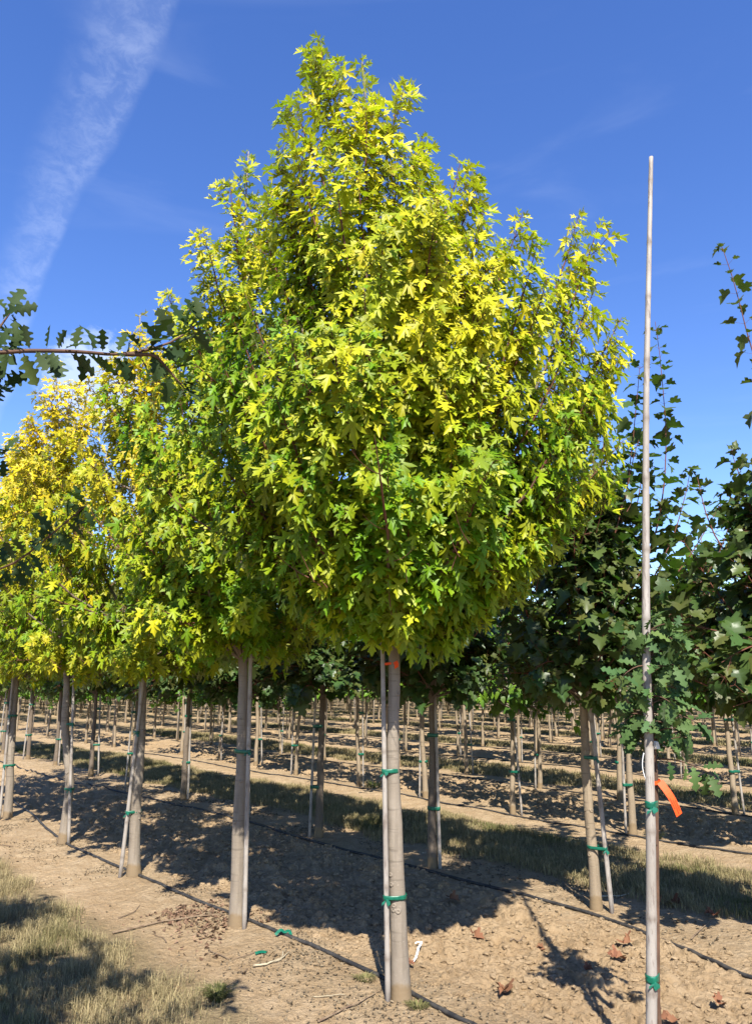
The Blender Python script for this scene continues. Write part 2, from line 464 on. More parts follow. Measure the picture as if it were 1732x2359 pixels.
# ------------------------------------------------------------------ leaf shapes
def fan_leaf(right, cy, dish=0.10):
    right = np.array(right)
    left = right[::-1] * [-1, 1]
    out = np.vstack([[0, 0], right, [0, 1], left])
    V = np.vstack([[0, cy], out])
    Z = dish * np.abs(V[:, 0]) ** 1.2
    V = np.column_stack([V, Z])
    k = len(out)
    F = np.array([[0, 1 + i, 1 + (i + 1) % k] for i in range(k)])
    return V, F
SILVER = fan_leaf([(.05, -.03), (.20, -.06), (.43, .05), (.24, .16), (.115, .265), (.29, .44), (.37, .50), (.53, .76), (.27, .63), (.085, .43), (.215, .765), (.105, .79), (.07, .90)], .25, 0.22)
SILVER_LO = fan_leaf([(.42, .05), (.09, .265), (.52, .77), (.07, .42), (.19, .78)], .25, 0.22)
NORWAY = fan_leaf([(.10, -.07), (.34, -.10), (.40, .07), (.37, .16), (.56, .20), (.62, .46), (.42, .48), (.27, .50), (.34, .66), (.34, .76), (.16, .80)], .32, 0.15)
NORWAY_LO = fan_leaf([(.34, -.10), (.37, .16), (.62, .46), (.27, .50), (.34, .76)], .32, 0.15)
OVAL = fan_leaf([(.22, -.03), (.40, .16), (.43, .38), (.30, .64), (.12, .86)], .4, 0.18)
OVAL_LO = fan_leaf([(.38, .10), (.40, .42)], .4, 0.18)
def strip_leaf(right):
    right = np.array(right); k = len(right)
    V = []; F = []
    for x, y in right: V += [(-x, y, 0.10 * x), (0, y - 0.02 * (x > .1), 0), (x, y, 0.10 * x)]
    for i in range(k - 1):
        a = 3 * i
        F += [(a, a + 1, a + 4), (a, a + 4, a + 3), (a + 1, a + 2, a + 5), (a + 1, a + 5, a + 4)]
    return np.array(V), np.array(F)
def lobed(k=60):
    y = np.linspace(0, 1, k); out = []
    for t in y:
        e = .29 * math.sin(math.pi * min(1, t ** 1.25 * .97 + .03)) ** .75 + .02
        ph = 4.1 * t ** 0.92
        c = math.cos(2 * math.pi * (ph - .62))
        w = e * (.72 + .28 * math.copysign(abs(c) ** .5, c) * sstep(.06, .2, t))
        if t < .09: w = .014 + .02 * t / .09
        out.append((float(w), float(t)))
    out[-1] = (.03, 1.0)
    return out
OAKLEAF = strip_leaf(lobed())

def place_leaves(geo, tmpl, base, d, n, size, rng, tone, curl=0.26, fold=0.5):
    """leaf blades at base, tip along d, face along n"""
    TV, TF = tmpl
    k = len(base)
    n = unit(n - d * (n * d).sum(-1, keepdims=True)); x = np.cross(d, n)
    c = rng.normal(curl, 0.24, k)[:, None]; f = rng.normal(fold, 0.32, k)[:, None]; tw = rng.normal(0, 0.25, k)[:, None]
    X = TV[None, :, 0]; Y = TV[None, :, 1]
    Z = TV[None, :, 2] + f * 0.5 * np.abs(X) - c * Y ** 2 + tw * X * Y
    wx = rng.uniform(0.82, 1.12, k)[:, None]
    V = base[:, None] + size[:, None, None] * ((X * wx)[..., None] * x[:, None] + Y[..., None] * d[:, None] + Z[..., None] * n[:, None])
    F = (np.arange(k)[:, None, None] * len(TV) + TF[None]).reshape(-1, 3)
    geo.add(V.reshape(-1, 3), F, tone=np.repeat(np.clip(tone, 0, 1), len(TV)), rnd=np.repeat(rng.random(k), len(TV)))

# ------------------------------------------------------------------ tree growing
def resample(P, step, start=0.0):
    seg = np.linalg.norm(np.diff(P, axis=0), axis=1); s = np.concatenate([[0], np.cumsum(seg)])
    if s[-1] <= start: return np.zeros((0, 3)), np.zeros((0, 3)), np.zeros(0)
    u = np.arange(start, s[-1] + 1e-6, step)
    Q = np.stack([np.interp(u, s, P[:, i]) for i in range(3)], 1)
    T = unit(np.stack([np.interp(u, s, unit(np.gradient(P, axis=0))[:, i]) for i in range(3)], 1))
    return Q, T, u / s[-1]
def bez(a, b, c, k=9):
    t = np.linspace(0, 1, k)[:, None]
    return (1 - t) ** 2 * a + 2 * t * (1 - t) * b + t * t * c
def wiggle(P, rng, amp):
    w = rng.normal(0, amp, P.shape); w[0] = 0
    return P + np.cumsum(w, axis=0) * 0.6
def env(v):
    return np.interp(v, [0, .12, .30, .45, .62, .80, .92, 1], [.55, .92, 1.0, .90, .66, .38, .20, .08])

def skeleton(rng, H, hb, Rc, lead, nprim, tips=(), sec_step=0.13, sec_len=(0.15, 0.40), rise=(0.5, 1.25), low_fill=8, fill_top=.80, companions=0):
    """leader, primaries and side shoots; each shoot = (polyline, base radius, tip radius, level)"""
    lead = np.array(lead, float)
    lz = np.linspace(0, H, 34)
    LP = np.stack([np.interp(lz, lead[:, 2], lead[:, i]) for i in (0, 1)] + [lz], 1)
    LP[4:, :2] += np.cumsum(rng.normal(0, 0.006, (30, 2)), axis=0)
    def at_z(z): return np.array([np.interp(z, LP[:, 2], LP[:, i]) for i in range(3)])
    prim = []
    tips = [np.array(t, float) for t in tips]
    plume = []
    for t in tips:
        plume.append(t)
        for k in range(companions if t[2] < 4.4 else min(1, companions)):
            plume.append(t + rng.normal(0, 1, 3) * [.10, .10, .0] * (.6 if t[2] > 4.9 else 1) - [0, 0, rng.uniform(.12, .55)])
    for t in plume:
        h = np.hypot(*(t[:2] - at_z(t[2])[:2]))
        z0 = max(hb + 0.05, t[2] - (0.75 + 1.35 * h) * rng.uniform(0.85, 1.1))
        a = at_z(z0); c = t
        b = a + np.array([(c[0] - a[0]) * 0.60, (c[1] - a[1]) * 0.60, (c[2] - a[2]) * 0.46])
        prim.append(wiggle(bez(a, b, c, 12), rng, 0.010))
    for i in range(nprim):
        u = (i + rng.uniform(0, .6)) / nprim
        z0 = hb + 0.02 + u ** 1.15 * (H - hb) * fill_top
        az = i * 2.39996 + rng.normal(0, 0.25)
        rs_ = (rise[0] + (rise[1] - rise[0]) * rng.random()) * (1 - 0.45 * u)
        zt = min(z0 + rs_, H - 0.15)
        rc = Rc * env((zt - hb) / (H - hb)) * rng.uniform(0.68, 1.02)
        a = at_z(z0); c = at_z(zt) + np.array([math.cos(az) * rc, math.sin(az) * rc, 0])
        b = a + np.array([math.cos(az) * rc * 0.75, math.sin(az) * rc * 0.75, (zt - z0) * 0.32])
        prim.append(wiggle(bez(a, b, c, 10), rng, 0.012))
    for i in range(low_fill):
        az = i * 2.39996 + 1.0 + rng.normal(0, 0.3); z0 = hb + rng.uniform(0.0, 0.45)
        rc = Rc * rng.uniform(0.45, 0.95); a = at_z(z0)
        c = a + np.array([math.cos(az) * rc, math.sin(az) * rc, rng.uniform(-0.08, 0.38)])
        b = a + np.array([math.cos(az) * rc * .5, math.sin(az) * rc * .5, 0.22])
        prim.append(wiggle(bez(a, b, c, 8), rng, 0.012))
    shoots = []
    for P in prim:
        ln = np.linalg.norm(np.diff(P, axis=0), axis=1).sum()
        shoots.append((P, 0.006 + 0.006 * ln, 0.0016, 1))
    subs = []
    for (P, r0, r1, lv) in shoots + [(LP[LP[:, 2] > hb + 0.4], .02, .004, 0)]:
        Q, T, f = resample(P, sec_step, 0.16)
        for k in range(len(Q)):
            if f[k] > 0.93: continue
            a = rng.uniform(0, 2 * np.pi)
            side = unit(np.cross(T[k], np.array([math.cos(a), math.sin(a), 0.2])))
            ax = Q[k] - at_z(Q[k][2]); ax[2] = 0
            side = unit(side + 0.35 * unit(ax) * (lv == 1))
            ln = rng.uniform(*sec_len) * (1.0 - 0.55 * f[k])
            tip = Q[k] + ln * unit(0.55 * T[k] + 0.85 * side + 0.25 * UP)
            mid = Q[k] + ln * 0.5 * unit(0.4 * T[k] + side)
            subs.append((bez(Q[k], mid, tip, 5), 0.0032, 0.0011, 2))
    return LP, shoots, subs, at_z

def leaf_nodes(shoots, rng, step, start_frac):
    out = []
    for (P, r0, r1, lv) in shoots:
        ln = np.linalg.norm(np.diff(P, axis=0), axis=1).sum()
        Q, T, f = resample(P, step * rng.uniform(.85, 1.15), ln * start_frac)
        if not len(Q): continue
        a = rng.uniform(0, 6.28) + np.arange(len(Q)) * 1.5708 + rng.normal(0, .2, len(Q))
        ref = np.stack([np.cos(a), np.sin(a), 0 * a], 1)
        side = unit(np.cross(T, ref))
        st = rng.normal(0, 1)
        for sgn in (1, -1):
            out.append(np.column_stack([Q, T, side * sgn, f, np.full(len(Q), st), np.full(len(Q), lv)]))
        # a tuft at the very tip
        for k in range(3):
            b = rng.uniform(0, 6.28)
            sd_ = unit(np.cross(T[-1], np.array([math.cos(b), math.sin(b), 0.1])))
            out.append(np.concatenate([Q[-1], T[-1], sd_, [1.0, st, lv]])[None])
    return np.vstack(out)

def dress(geo_leaf, geo_twig, nodes, at_z, rng, tmpl, size, droop, tone_fn, petiole=0.055, facing=(0.7, 0.55, 0.35), outw=0.45, jit=0.28, keep=1.0, curl=0.22):
    if keep < 1: nodes = nodes[rng.random(len(nodes)) < keep]
    P, T, S = nodes[:, 0:3], nodes[:, 3:6], nodes[:, 6:9]; f = nodes[:, 9]; st = nodes[:, 10]
    ax = np.stack([at_z(z) for z in P[:, 2]]); O = P - ax; O[:, 2] = 0; O = unit(O + 1e-4)
    k = len(P)
    pl = petiole * rng.uniform(.7, 1.3, k)[:, None] * (1 - 0.45 * f[:, None] ** 3)
    base = P + pl * unit(S + 0.45 * T + 0.15 * UP)
    sh = S.copy(); sh[:, 2] *= 0.4
    dr = np.broadcast_to(droop(P, f), (k,))[:, None]
    d = unit(0.75 * sh + outw * O + 0.30 * T * (1 - dr) - UP * dr * 1.25 + rng.normal(0, jit, (k, 3)))
    sunh = np.array([0.077, -1.0, 0.0])
    n = unit(UP * facing[0] + O * facing[1] + sunh * facing[2] + rng.normal(0, jit, (k, 3)))
    sz = size * rng.uniform(0.58, 1.28, k) * (1 - 0.42 * f ** 4)
    place_leaves(geo_leaf, tmpl, base, d, n, sz, rng, tone_fn(P, f, st, rng), curl=curl)
    if geo_twig is not None: geo_twig.sticks(P, base, 0.0011, thick=0.0)
    return k

def trunk_geo(LP, r_base, r_crown, r_top, hb, H, rng, sides=14, flare=0.25):
    g = Geo()
    z = LP[:, 2]
    zz = np.concatenate([[-0.06, 0.0, 0.03, 0.07, 0.12, 0.2], np.arange(0.3, hb, 0.14), np.linspace(hb, H, 22)])
    P = np.stack([np.interp(zz, z, LP[:, 0]), np.interp(zz, z, LP[:, 1]), zz], 1)
    r = np.interp(zz, [0, hb, hb + (H - hb) * .5, H], [r_base, r_crown, r_crown * .5, r_top])
    r = r * (1 + flare * np.exp(-np.maximum(zz, 0) / 0.09)) * (1 + 0.028 * rng.normal(0, 1, len(zz)) * (zz < hb))
    g.tube(P, r, sides)
    for k in range(7 if sides > 10 else 0):          # healed pruning scars
        z_ = rng.uniform(.25, hb - .1); a = rng.uniform(math.pi, 2 * math.pi); rr = np.interp(z_, zz, r)
        c = np.array([np.interp(z_, zz, P[:, 0]), np.interp(z_, zz, P[:, 1]), z_]); d = np.array([math.cos(a), math.sin(a), .15])
        q = rng.uniform(.006, .012)
        g.tube([c + d * rr * .9, c + d * (rr + .0005), c + d * (rr + .0016), c + d * (rr + .0006)], [q * 1.8, q * 1.5, q * .9, q * .4], 8)
    return g

def build_tree(name, label, cat, loc, rng, kind, H, hb, Rc, lead=None, nprim=30, tips=(), r_base=0.055, r_crown=0.034, size=0.10, group=None,
               tone=None, keep=1.0, lod=False, sec_step=0.13, step=0.055, low_fill=8, rise=(0.5, 1.25), tall=(), rz=0.0, fill_top=.80, companions=0, mat=None, under=.22):
    lead = lead if lead is not None else [(0, 0, 0), (rng.normal(0, .03), rng.normal(0, .03), hb), (rng.normal(0, .12), rng.normal(0, .12), H)]
    LP, prim, subs, at_z = skeleton(rng, H, hb, Rc, lead, nprim, tips, sec_step, rise=rise, low_fill=low_fill, fill_top=fill_top, companions=companions)
    if kind == 'maple':                              # no bare wood under the crown's lower edge
        low = lambda q: q[2] < hb - .05 + under * max(0, math.hypot(q[0], q[1]) - .22) * .85
        subs = [t for t in subs if not low(t[0][-1])]
        prim = [t for t in prim if not low(t[0][-1]) and not (under > .5 and low(t[0][-4]))]
    root = thing(name, label, cat, loc, group, rz)
    bark = M_BARK if kind == 'maple' else (M_BARK3 if kind == 'dark' and not lod and not tall else M_BARK2)
    trunk_geo(LP, r_base, r_crown, 0.004, hb, H, rng, 8 if lod else 14).obj('trunk', bark, root)
    tw = Geo()
    for (P, r0, r1, lv) in prim: sd_ = 4 if lod else 6; tw.tube(P, np.linspace(r0, r1, len(P)), sd_, cap=False, thick=np.repeat(np.linspace(r0, r1, len(P)), sd_))
    if not lod:
        for (P, r0, r1, lv) in subs: tw.tube(P, np.linspace(r0, r1, len(P)), 3, cap=False, thick=0.0)
    lg = Geo()
    leader = [(LP[LP[:, 2] > hb + 0.3], .01, .003, 0)]
    if kind == 'maple':
        n1 = np.vstack([leaf_nodes(subs, rng, step, 0.18), leaf_nodes(prim, rng, step * 1.1, 0.30), leaf_nodes(leader, rng, step * 1.2, 0.2)])
        rr_ = np.hypot(n1[:, 0], n1[:, 1]); n1 = n1[n1[:, 2] > hb + under * np.maximum(0, rr_ - .22) * (1 + .22 * np.sin(3 * np.arctan2(n1[:, 1], n1[:, 0])))]
        drp = lambda P, f: np.clip(0.95 - 0.75 * sstep(0.35, 1.0, (P[:, 2] - hb) / (H - hb)) - 0.25 * f ** 3, 0.1, 1)
        nl = dress(lg, None if lod else tw, n1, at_z, rng, SILVER_LO if lod else SILVER, size, drp, tone, keep=keep, jit=.22, facing=(.62, .7, .35), curl=.28, outw=.6)
        mat = mat or M_MAPLE
    elif kind == 'dark':
        n1 = np.vstack([leaf_nodes(subs, rng, step * 1.5, 0.3), leaf_nodes(prim, rng, step * 1.9, 0.3)])
        drp = lambda P, f: np.full(len(P), 0.38)
        nl = dress(lg, None if lod else tw, n1, at_z, rng, NORWAY_LO if lod else NORWAY, size, drp, tone, petiole=0.075, facing=(1.0, .3, .15), outw=.5, jit=.33, keep=keep)
        mat = M_DARK
    else:
        n1 = np.vstack([leaf_nodes(subs, rng, step * 1.4, 0.2), leaf_nodes(prim, rng, step * 1.5, 0.3)])
        drp = lambda P, f: np.full(len(P), 0.6)
        nl = dress(lg, None if lod else tw, n1, at_z, rng, OVAL_LO if lod else OVAL, size, drp, tone, petiole=0.035, keep=keep)
        mat = M_OVAL
    tall_sh = []
    for (a, b, c) in tall:                        # long bare leaders with single pairs of leaves
        P = wiggle(bez(np.array(a, float), np.array(b, float), np.array(c, float), 14), rng, 0.006)
        tw.tube(P, np.linspace(0.010, 0.0022, len(P)), 6, cap=False, thick=0.003)
        tall_sh.append((P, .01, .002, 1))
    if tall_sh:
        n2 = leaf_nodes(tall_sh, rng, 0.092, 0.05)
        dress(lg, tw, n2, at_z, rng, NORWAY, size * (1.12 if size < .115 else .84), lambda P, f: np.full(len(P), .22), tone, petiole=0.07, facing=(1.1, .1, -.1), outw=.15, jit=.3)
    tw.obj('branches', M_LIMB, root)
    cr = lg.obj('crown', mat, root)
    print(label, 'leaves', nl)
    return root

def stake_geo(P, r0, r1, rng, node_gap=0.30, sides=10):
    """bamboo cane with swollen joints along a polyline"""
    Q, T, f = resample(np.asarray(P, float), 0.02, 0.0)
    L_ = np.linalg.norm(np.diff(Q, axis=0), axis=1).sum()
    r = r0 + (r1 - r0) * f
    nd = np.zeros(len(Q)); s = f * L_
    z = rng.uniform(0.1, node_gap)
    while z < L_:
        dz = np.abs(s - z); i = dz.argmin()
        r[i] *= 1.11; nd[i] = 1
        if i + 1 < len(r): r[i + 1] *= 1.04; nd[i + 1] = .35
        z += node_gap * rng.uniform(.85, 1.2)
    keep = (nd > 0) | (np.roll(nd, 1) > 0) | (np.roll(nd, -1) > 0) | (np.arange(len(Q)) % 8 == 0) | (np.arange(len(Q)) == len(Q) - 1)
    g = Geo(); Q = Q[keep]; r = r[keep]; nd = nd[keep]
    g.tube(Q, r, sides, True)
    g.A['node'] = [np.concatenate([np.repeat(nd, sides), [0, 0]])]
    return g
def tie_geo(c1, r1, c2, r2, z, rng, w=0.022, knot=True, sides=12):
    """tape band round trunk and cane together"""
    g = Geo()
    a = np.arange(sides) * 2 * np.pi / sides
    pts = np.vstack([np.stack([c[0] + (r + .0025) * np.cos(a), c[1] + (r + .0025) * np.sin(a)], 1) for c, r in ((c1, r1), (c2, r2))])
    pts = pts[np.lexsort((pts[:, 1], pts[:, 0]))]
    def half(ps):
        h = []
        for p in ps:
            while len(h) >= 2 and (h[-1][0] - h[-2][0]) * (p[1] - h[-2][1]) - (h[-1][1] - h[-2][1]) * (p[0] - h[-2][0]) <= 0: h.pop()
            h.append(p)
        return h[:-1]
    hull = np.array(half(pts) + half(pts[::-1]))
    k = len(hull)
    ctr = hull.mean(0)
    rows = []
    for dz, off in ((-w / 2, 0.0), (-w * .15, .0012), (w * .2, .0), (w / 2, .0008)):
        rows.append(np.column_stack([hull + unit(hull - ctr) * off, z + dz + 0.003 * np.sin(np.arange(k) * 1.7)]))
    inner = [np.column_stack([hull - unit(hull - ctr) * .003, np.full(k, z + w / 2)]), np.column_stack([hull - unit(hull - ctr) * .003, np.full(k, z - w / 2)])]
    rows = rows + inner
    V = np.vstack(rows); F = []
    m = len(rows)
    for i in range(m):
        for j in range(k):
            A = i * k + j; B = i * k + (j + 1) % k; C = ((i + 1) % m) * k + j; D = ((i + 1) % m) * k + (j + 1) % k
            F += [(A, B, D), (A, D, C)]
    g.add(V, F)
    if knot:
        kp = np.array([c2[0], c2[1] - r2 - .004, z - w * .2])
        for s in (-1, 1):
            ln = rng.uniform(.015, .03)
            d = np.array([s * .6, -.3, -.8 * rng.uniform(.2, 1.1)])
            q0 = kp; q1 = kp + ln * d; q2 = q1 + ln * .6 * np.array([s * .3, -.1, -1])
            W = np.array([0.5 * w * .8, 0, 0.5 * w * .5])
            TH_ = np.array([0, .0015, 0])
            V = np.vstack([q0 - W * .4, q0 + W * .4, q1 - W, q1 + W, q2 - W * .8, q2 + W * .8])
            V = np.vstack([V, V + TH_])
            f = [(0, 1, 3), (0, 3, 2), (2, 3, 5), (2, 5, 4)]
            f = f + [(a_ + 6, c_ + 6, b_ + 6) for a_, b_, c_ in f]
            g.add(V, f)
    return g

def add_stake(label, base, top, r0, r1, rng, trunk=None, ties=(), group=None, bend=0.0):
    """free standing cane in world position; trunk = (x(z), y(z), r(z)) of the tree it is tied to"""
    base = np.array(base, float); top = np.array(top, float)
    root = thing('bamboo_stake', label, 'stake', (base[0], base[1], 0), group)
    mid = (base + top) / 2 + np.array([bend, 0, 0])
    P = bez(base, mid, top, 10) - np.array([base[0], base[1], 0])
    stake_geo(P, r0, r1, rng).obj('cane', M_BAMBOO, root)
    for z in ties:
        cx = np.interp(z, P[:, 2], P[:, 0]); cy = np.interp(z, P[:, 2], P[:, 1]); rr_ = np.interp(z, [base[2], top[2]], [r0, r1]) * 1.05
        tx, ty, tr = trunk(z)
        tie_geo((tx - base[0], ty - base[1]), tr * 1.06, (cx, cy), rr_, z, rng).obj('tape_tie', M_TAPE, root)
    return root

# ------------------------------------------------------------------ the golden maple row (first row)
def maple_tone(base, top, H, hb, spread=0.11, side=0.0):
    def fn(P, f, st, rng):
        v = np.clip((P[:, 2] - hb) / (H - hb), 0, 1)
        clump = vnoise(P[:, 0] * 2.2 + P[:, 1] * 1.3 + 20, P[:, 2] * 2.0 + P[:, 1] + 9, 31) - 0.5
        return base + (top - base) * sstep(0.15, 0.85, v) + 0.55 * clump + 0.09 * st + rng.normal(0, spread, len(P)) - 0.18 * f ** 5 + side * P[:, 0] * sstep(.1, .5, v)
    return fn

T1 = (0.13, 4.39, 0.0)
def loc1(x, y, z): return (x - T1[0], y - T1[1], z)
tips1 = [loc1(-.39, 4.35, 5.85), loc1(.13, 4.25, 5.36), loc1(.31, 4.45, 5.14), loc1(.54, 4.35, 4.88), loc1(.68, 4.5, 4.86), loc1(.93, 4.45, 4.58),
         loc1(1.32, 4.45, 4.55), loc1(1.36, 4.25, 3.98), loc1(1.55, 4.45, 3.86), loc1(1.42, 4.6, 3.4), loc1(1.40, 4.2, 3.0), loc1(1.36, 4.4, 2.62),
         loc1(-.58, 4.5, 4.82), loc1(-.66, 4.4, 5.02), loc1(-.78, 4.45, 4.55), loc1(-.50, 4.25, 5.25), loc1(-.85, 4.5, 4.1), loc1(.85, 3.75, 3.9), loc1(.5, 3.55, 3.6), loc1(1.0, 3.8, 3.3), loc1(-.05, 3.45, 3.5),
         loc1(-.45, 3.5, 3.4), loc1(-.8, 3.85, 3.6), loc1(-.95, 4.0, 2.9), loc1(.25, 3.6, 4.2), loc1(1.0, 3.85, 2.65), loc1(.6, 3.55, 2.75), loc1(.05, 3.4, 2.7), loc1(-.5, 3.5, 2.6),
         loc1(1.15, 4.6, 2.45), loc1(-.25, 3.75, 4.5), loc1(.62, 3.95, 4.25), loc1(-.1, 4.1, 5.1), loc1(.1, 4.8, 4.9)]
lead1 = [(0, 0, 0), (-.017, 0, .5), (-.048, 0, 1.13), (-.055, 0, 1.75), (-.14, 0, 3.5), (-.24, -.02, 5.62)]
build_tree('maple_tree', 'tall golden green maple nearest the camera, orange flag ribbon round its trunk top', 'tree', T1, np.random.default_rng(11), 'maple', 5.62, 1.74, 1.28,
           lead1, 20, tips1, 0.0475, 0.0315, 0.096, 'golden maples in the front row', maple_tone(0.28, 0.84, 5.6, 1.8, side=.17), step=0.040, sec_step=.105, low_fill=14, fill_top=.50, companions=2, under=.95)
T2 = (-0.93, 5.62, 0.0)
build_tree('maple_tree', 'golden maple behind the nearest one, thick tree tied once to a stake on its right', 'tree', T2, np.random.default_rng(12), 'maple', 5.95, 1.70, 1.18,
           [(0, 0, 0), (-.03, 0, 1.8), (-.17, 0, 5.95)], 24,
           [(-.3, -.2, 4.95), (-.4, -.3, 4.55), (-.56, .1, 4.45), (.25, .1, 5.3), (.08, .0, 5.6), (.4, -.2, 4.95), (-.2, -.2, 5.5), (-.75, -.4, 3.6), (-.3, -.9, 3.4), (.3, -.9, 3.3), (-.8, -.5, 2.8)], 0.051, 0.033, 0.094,
           'golden maples in the front row', maple_tone(0.27, 0.70, 5.9, 1.8), step=.047, sec_step=.11, low_fill=20, fill_top=.58, companions=2, under=.36)
T3 = (-2.06, 7.05, 0.0)
build_tree('maple_tree', 'yellowing maple with a stake leaning against the left of its trunk', 'tree', T3, np.random.default_rng(13), 'maple', 5.2, 1.60, 1.22,
           [(0, 0, 0), (-.06, 0, 1.7), (-.35, 0, 5.05)], 40, [(-.5, 0, 4.7), (.05, .1, 4.75), (-.9, -.3, 3.6)], 0.052, 0.033, 0.10,
           'golden maples in the front row', maple_tone(0.22, 0.86, 5.0, 1.6), mat=M_GOLD, companions=2, low_fill=20)
T4 = (-3.20, 8.42, 0.0)
build_tree('maple_tree', 'bright yellow maple with a kinked trunk, fourth tree of the front row', 'tree', T4, np.random.default_rng(14), 'maple', 5.3, 1.60, 1.2,
           [(0, 0, 0), (.02, 0, .6), (-.07, 0, 1.15), (-.13, 0, 1.7), (-.55, 0, 5.1)], 38, [(-.15, 0, 4.9), (-.8, 0, 4.6)], 0.05, 0.032, 0.10,
           'golden maples in the front row', maple_tone(0.26, 0.95, 5.0, 1.6), mat=M_GOLD, companions=2, sec_step=.115, low_fill=18)
T5 = (-4.40, 9.76, 0.0)
build_tree('maple_tree', 'yellow maple at the left edge with a stake on the left of its trunk', 'tree', T5, np.random.default_rng(15), 'maple', 5.0, 1.6, 1.15,
           [(0, 0, 0), (-.06, 0, 1.7), (-.2, 0, 5.0)], 36, (), 0.05, 0.032, 0.10, 'golden maples in the front row', maple_tone(0.28, 1.05, 5.0, 1.6), keep=0.9, mat=M_GOLD, low_fill=16)
T6 = (-5.52, 11.1, 0.0)
build_tree('maple_tree', 'yellow topped maple farthest back in the front row, half outside the left edge', 'tree', T6, np.random.default_rng(16), 'maple', 5.1, 1.6, 1.15,
           None, 34, (), 0.05, 0.032, 0.10, 'golden maples in the front row', maple_tone(0.30, 1.05, 5.0, 1.6), keep=0.8, mat=M_GOLD, low_fill=16)

rs_k = np.random.default_rng(50)
def trk(T, lead, rb, rc, hb):
    lead = np.array(lead, float)
    return lambda z: (T[0] + np.interp(z, lead[:, 2], lead[:, 0]), T[1] + np.interp(z, lead[:, 2], lead[:, 1]), np.interp(z, [0, hb], [rb, rc]) * 1.02)
add_stake('pale bamboo stake standing just left of the nearest maple trunk', (.062, 4.36, -.05), (.034, 4.375, 2.0), .0150, .012, rs_k, trk(T1, lead1, .0475, .0315, 1.8), (.50, 1.13), 'bamboo stakes of the front row')
add_stake('bamboo stake against the right of the trunk behind the nearest maple', (-.868, 5.55, -.05), (-.893, 5.56, 2.0), .0165, .013, rs_k, trk(T2, [(0, 0, 0), (-.03, 0, 1.8)], .051, .033, 1.72), (1.13,), 'bamboo stakes of the front row')
add_stake('bamboo stake with its foot well left of the trunk, leaning right into it', (-2.16, 7.0, -.05), (-2.05, 6.99, 1.9), .0175, .013, rs_k, trk(T3, [(0, 0, 0), (-.06, 0, 1.7)], .052, .033, 1.62), (.51, 1.17), 'bamboo stakes of the front row')
add_stake('bamboo stake on the right of the kinked maple trunk', (-3.125, 8.37, -.05), (-3.24, 8.40, 1.9), .017, .013, rs_k, trk(T4, [(0, 0, 0), (.02, 0, .6), (-.07, 0, 1.15), (-.13, 0, 1.7)], .05, .032, 1.62), (.52, 1.17), 'bamboo stakes of the front row')
add_stake('bamboo stake on the left of the trunk at the left photo edge', (-4.47, 9.70, -.05), (-4.49, 9.73, 1.9), .017, .013, rs_k, trk(T5, [(0, 0, 0), (-.06, 0, 1.7)], .05, .032, 1.6), (.62, 1.2), 'bamboo stakes of the front row')

# ------------------------------------------------------------------ second row: dark maples
def flat_tone(a, s=0.3):
    return lambda P, f, st, rng: a + 0.25 * st * 0.5 + rng.normal(0, s, len(P)) + 0.35 * f ** 2
R2 = (1.59, 6.04, 0.0)
build_tree('dark_maple_tree', 'dark green maple right of the nearest maple, long leafy shoots above its crown', 'tree', R2, np.random.default_rng(21), 'dark', 3.3, 1.42, 0.95,
           [(0, 0, 0), (.0, 0, 1.4), (.12, 0, 3.3)], 30, [(-.55, -.1, 2.2), (.35, -.4, 2.1), (-.2, -.6, 2.2), (.6, .1, 2.5), (.2, -.2, 3.2)], 0.040, 0.030, 0.112, 'dark maples in the second row', flat_tone(0.25), low_fill=10,
           sec_step=.15, tall=[((.05, 0, 1.9), (.40, -.1, 2.7), (.58, -.15, 4.12)), ((.1, 0, 2.0), (.9, -.05, 2.5), (.80, .0, 4.60)), ((.05, .1, 2.0), (.25, .1, 2.8), (.33, .1, 3.9)),
                               ((.05, 0, 1.8), (.75, .1, 2.3), (1.02, .1, 3.35)), ((0, 0, 1.9), (-.1, 0, 2.8), (.12, .0, 3.75)), ((0, 0, 1.8), (.8, .2, 2.2), (1.3, .2, 3.1)), ((0, 0, 1.8), (.2, -.3, 2.6), (.45, -.35, 3.45)), ((0, 0, 1.8), (.5, .2, 2.5), (.72, .3, 3.6)),
                               ((0, 0, 1.7), (-.2, -.2, 2.4), (-.12, -.25, 3.2)), ((0, 0, 1.7), (.9, -.1, 2.1), (1.15, -.2, 2.8)), ((0, 0, 1.8), (.3, .3, 2.6), (.55, .4, 3.2)), ((0, 0, 1.7), (-.4, .2, 2.3), (-.42, .3, 2.9)), ((0, 0, 1.6), (.7, .3, 1.9), (1.0, .35, 2.5)), ((0, 0, 1.6), (.7, .0, 1.8), (.85, .1, 2.35)), ((0, 0, 1.6), (.8, .4, 2.0), (1.2, .5, 2.7)), ((0, 0, 1.9), (.5, -.2, 2.3), (.62, -.25, 3.0))])
R2b = (2.66, 4.78, 0.0)
build_tree('dark_maple_tree', 'shaded dark maple crown filling the right photo edge, one long bare shoot', 'tree', R2b, np.random.default_rng(22), 'dark', 2.95, 1.36, 0.92,
           None, 30, [(-.75, -.1, 1.8), (-.6, .1, 2.1), (-.7, .2, 2.5), (-.5, .0, 1.65), (-.3, .1, 2.7), (-.95, .25, 1.75), (-.9, .1, 2.15)], 0.040, 0.030, 0.118, 'dark maples in the second row', flat_tone(0.25), low_fill=10, sec_step=.15,
           tall=[((0, 0, 1.9), (-.05, -.1, 3.2), (-.36, -.18, 4.42)), ((-.1, 0, 2.1), (-.3, 0, 2.6), (-.33, .1, 3.1)), ((-.1, 0, 2.0), (-.5, .1, 2.4), (-.52, .2, 2.95))])
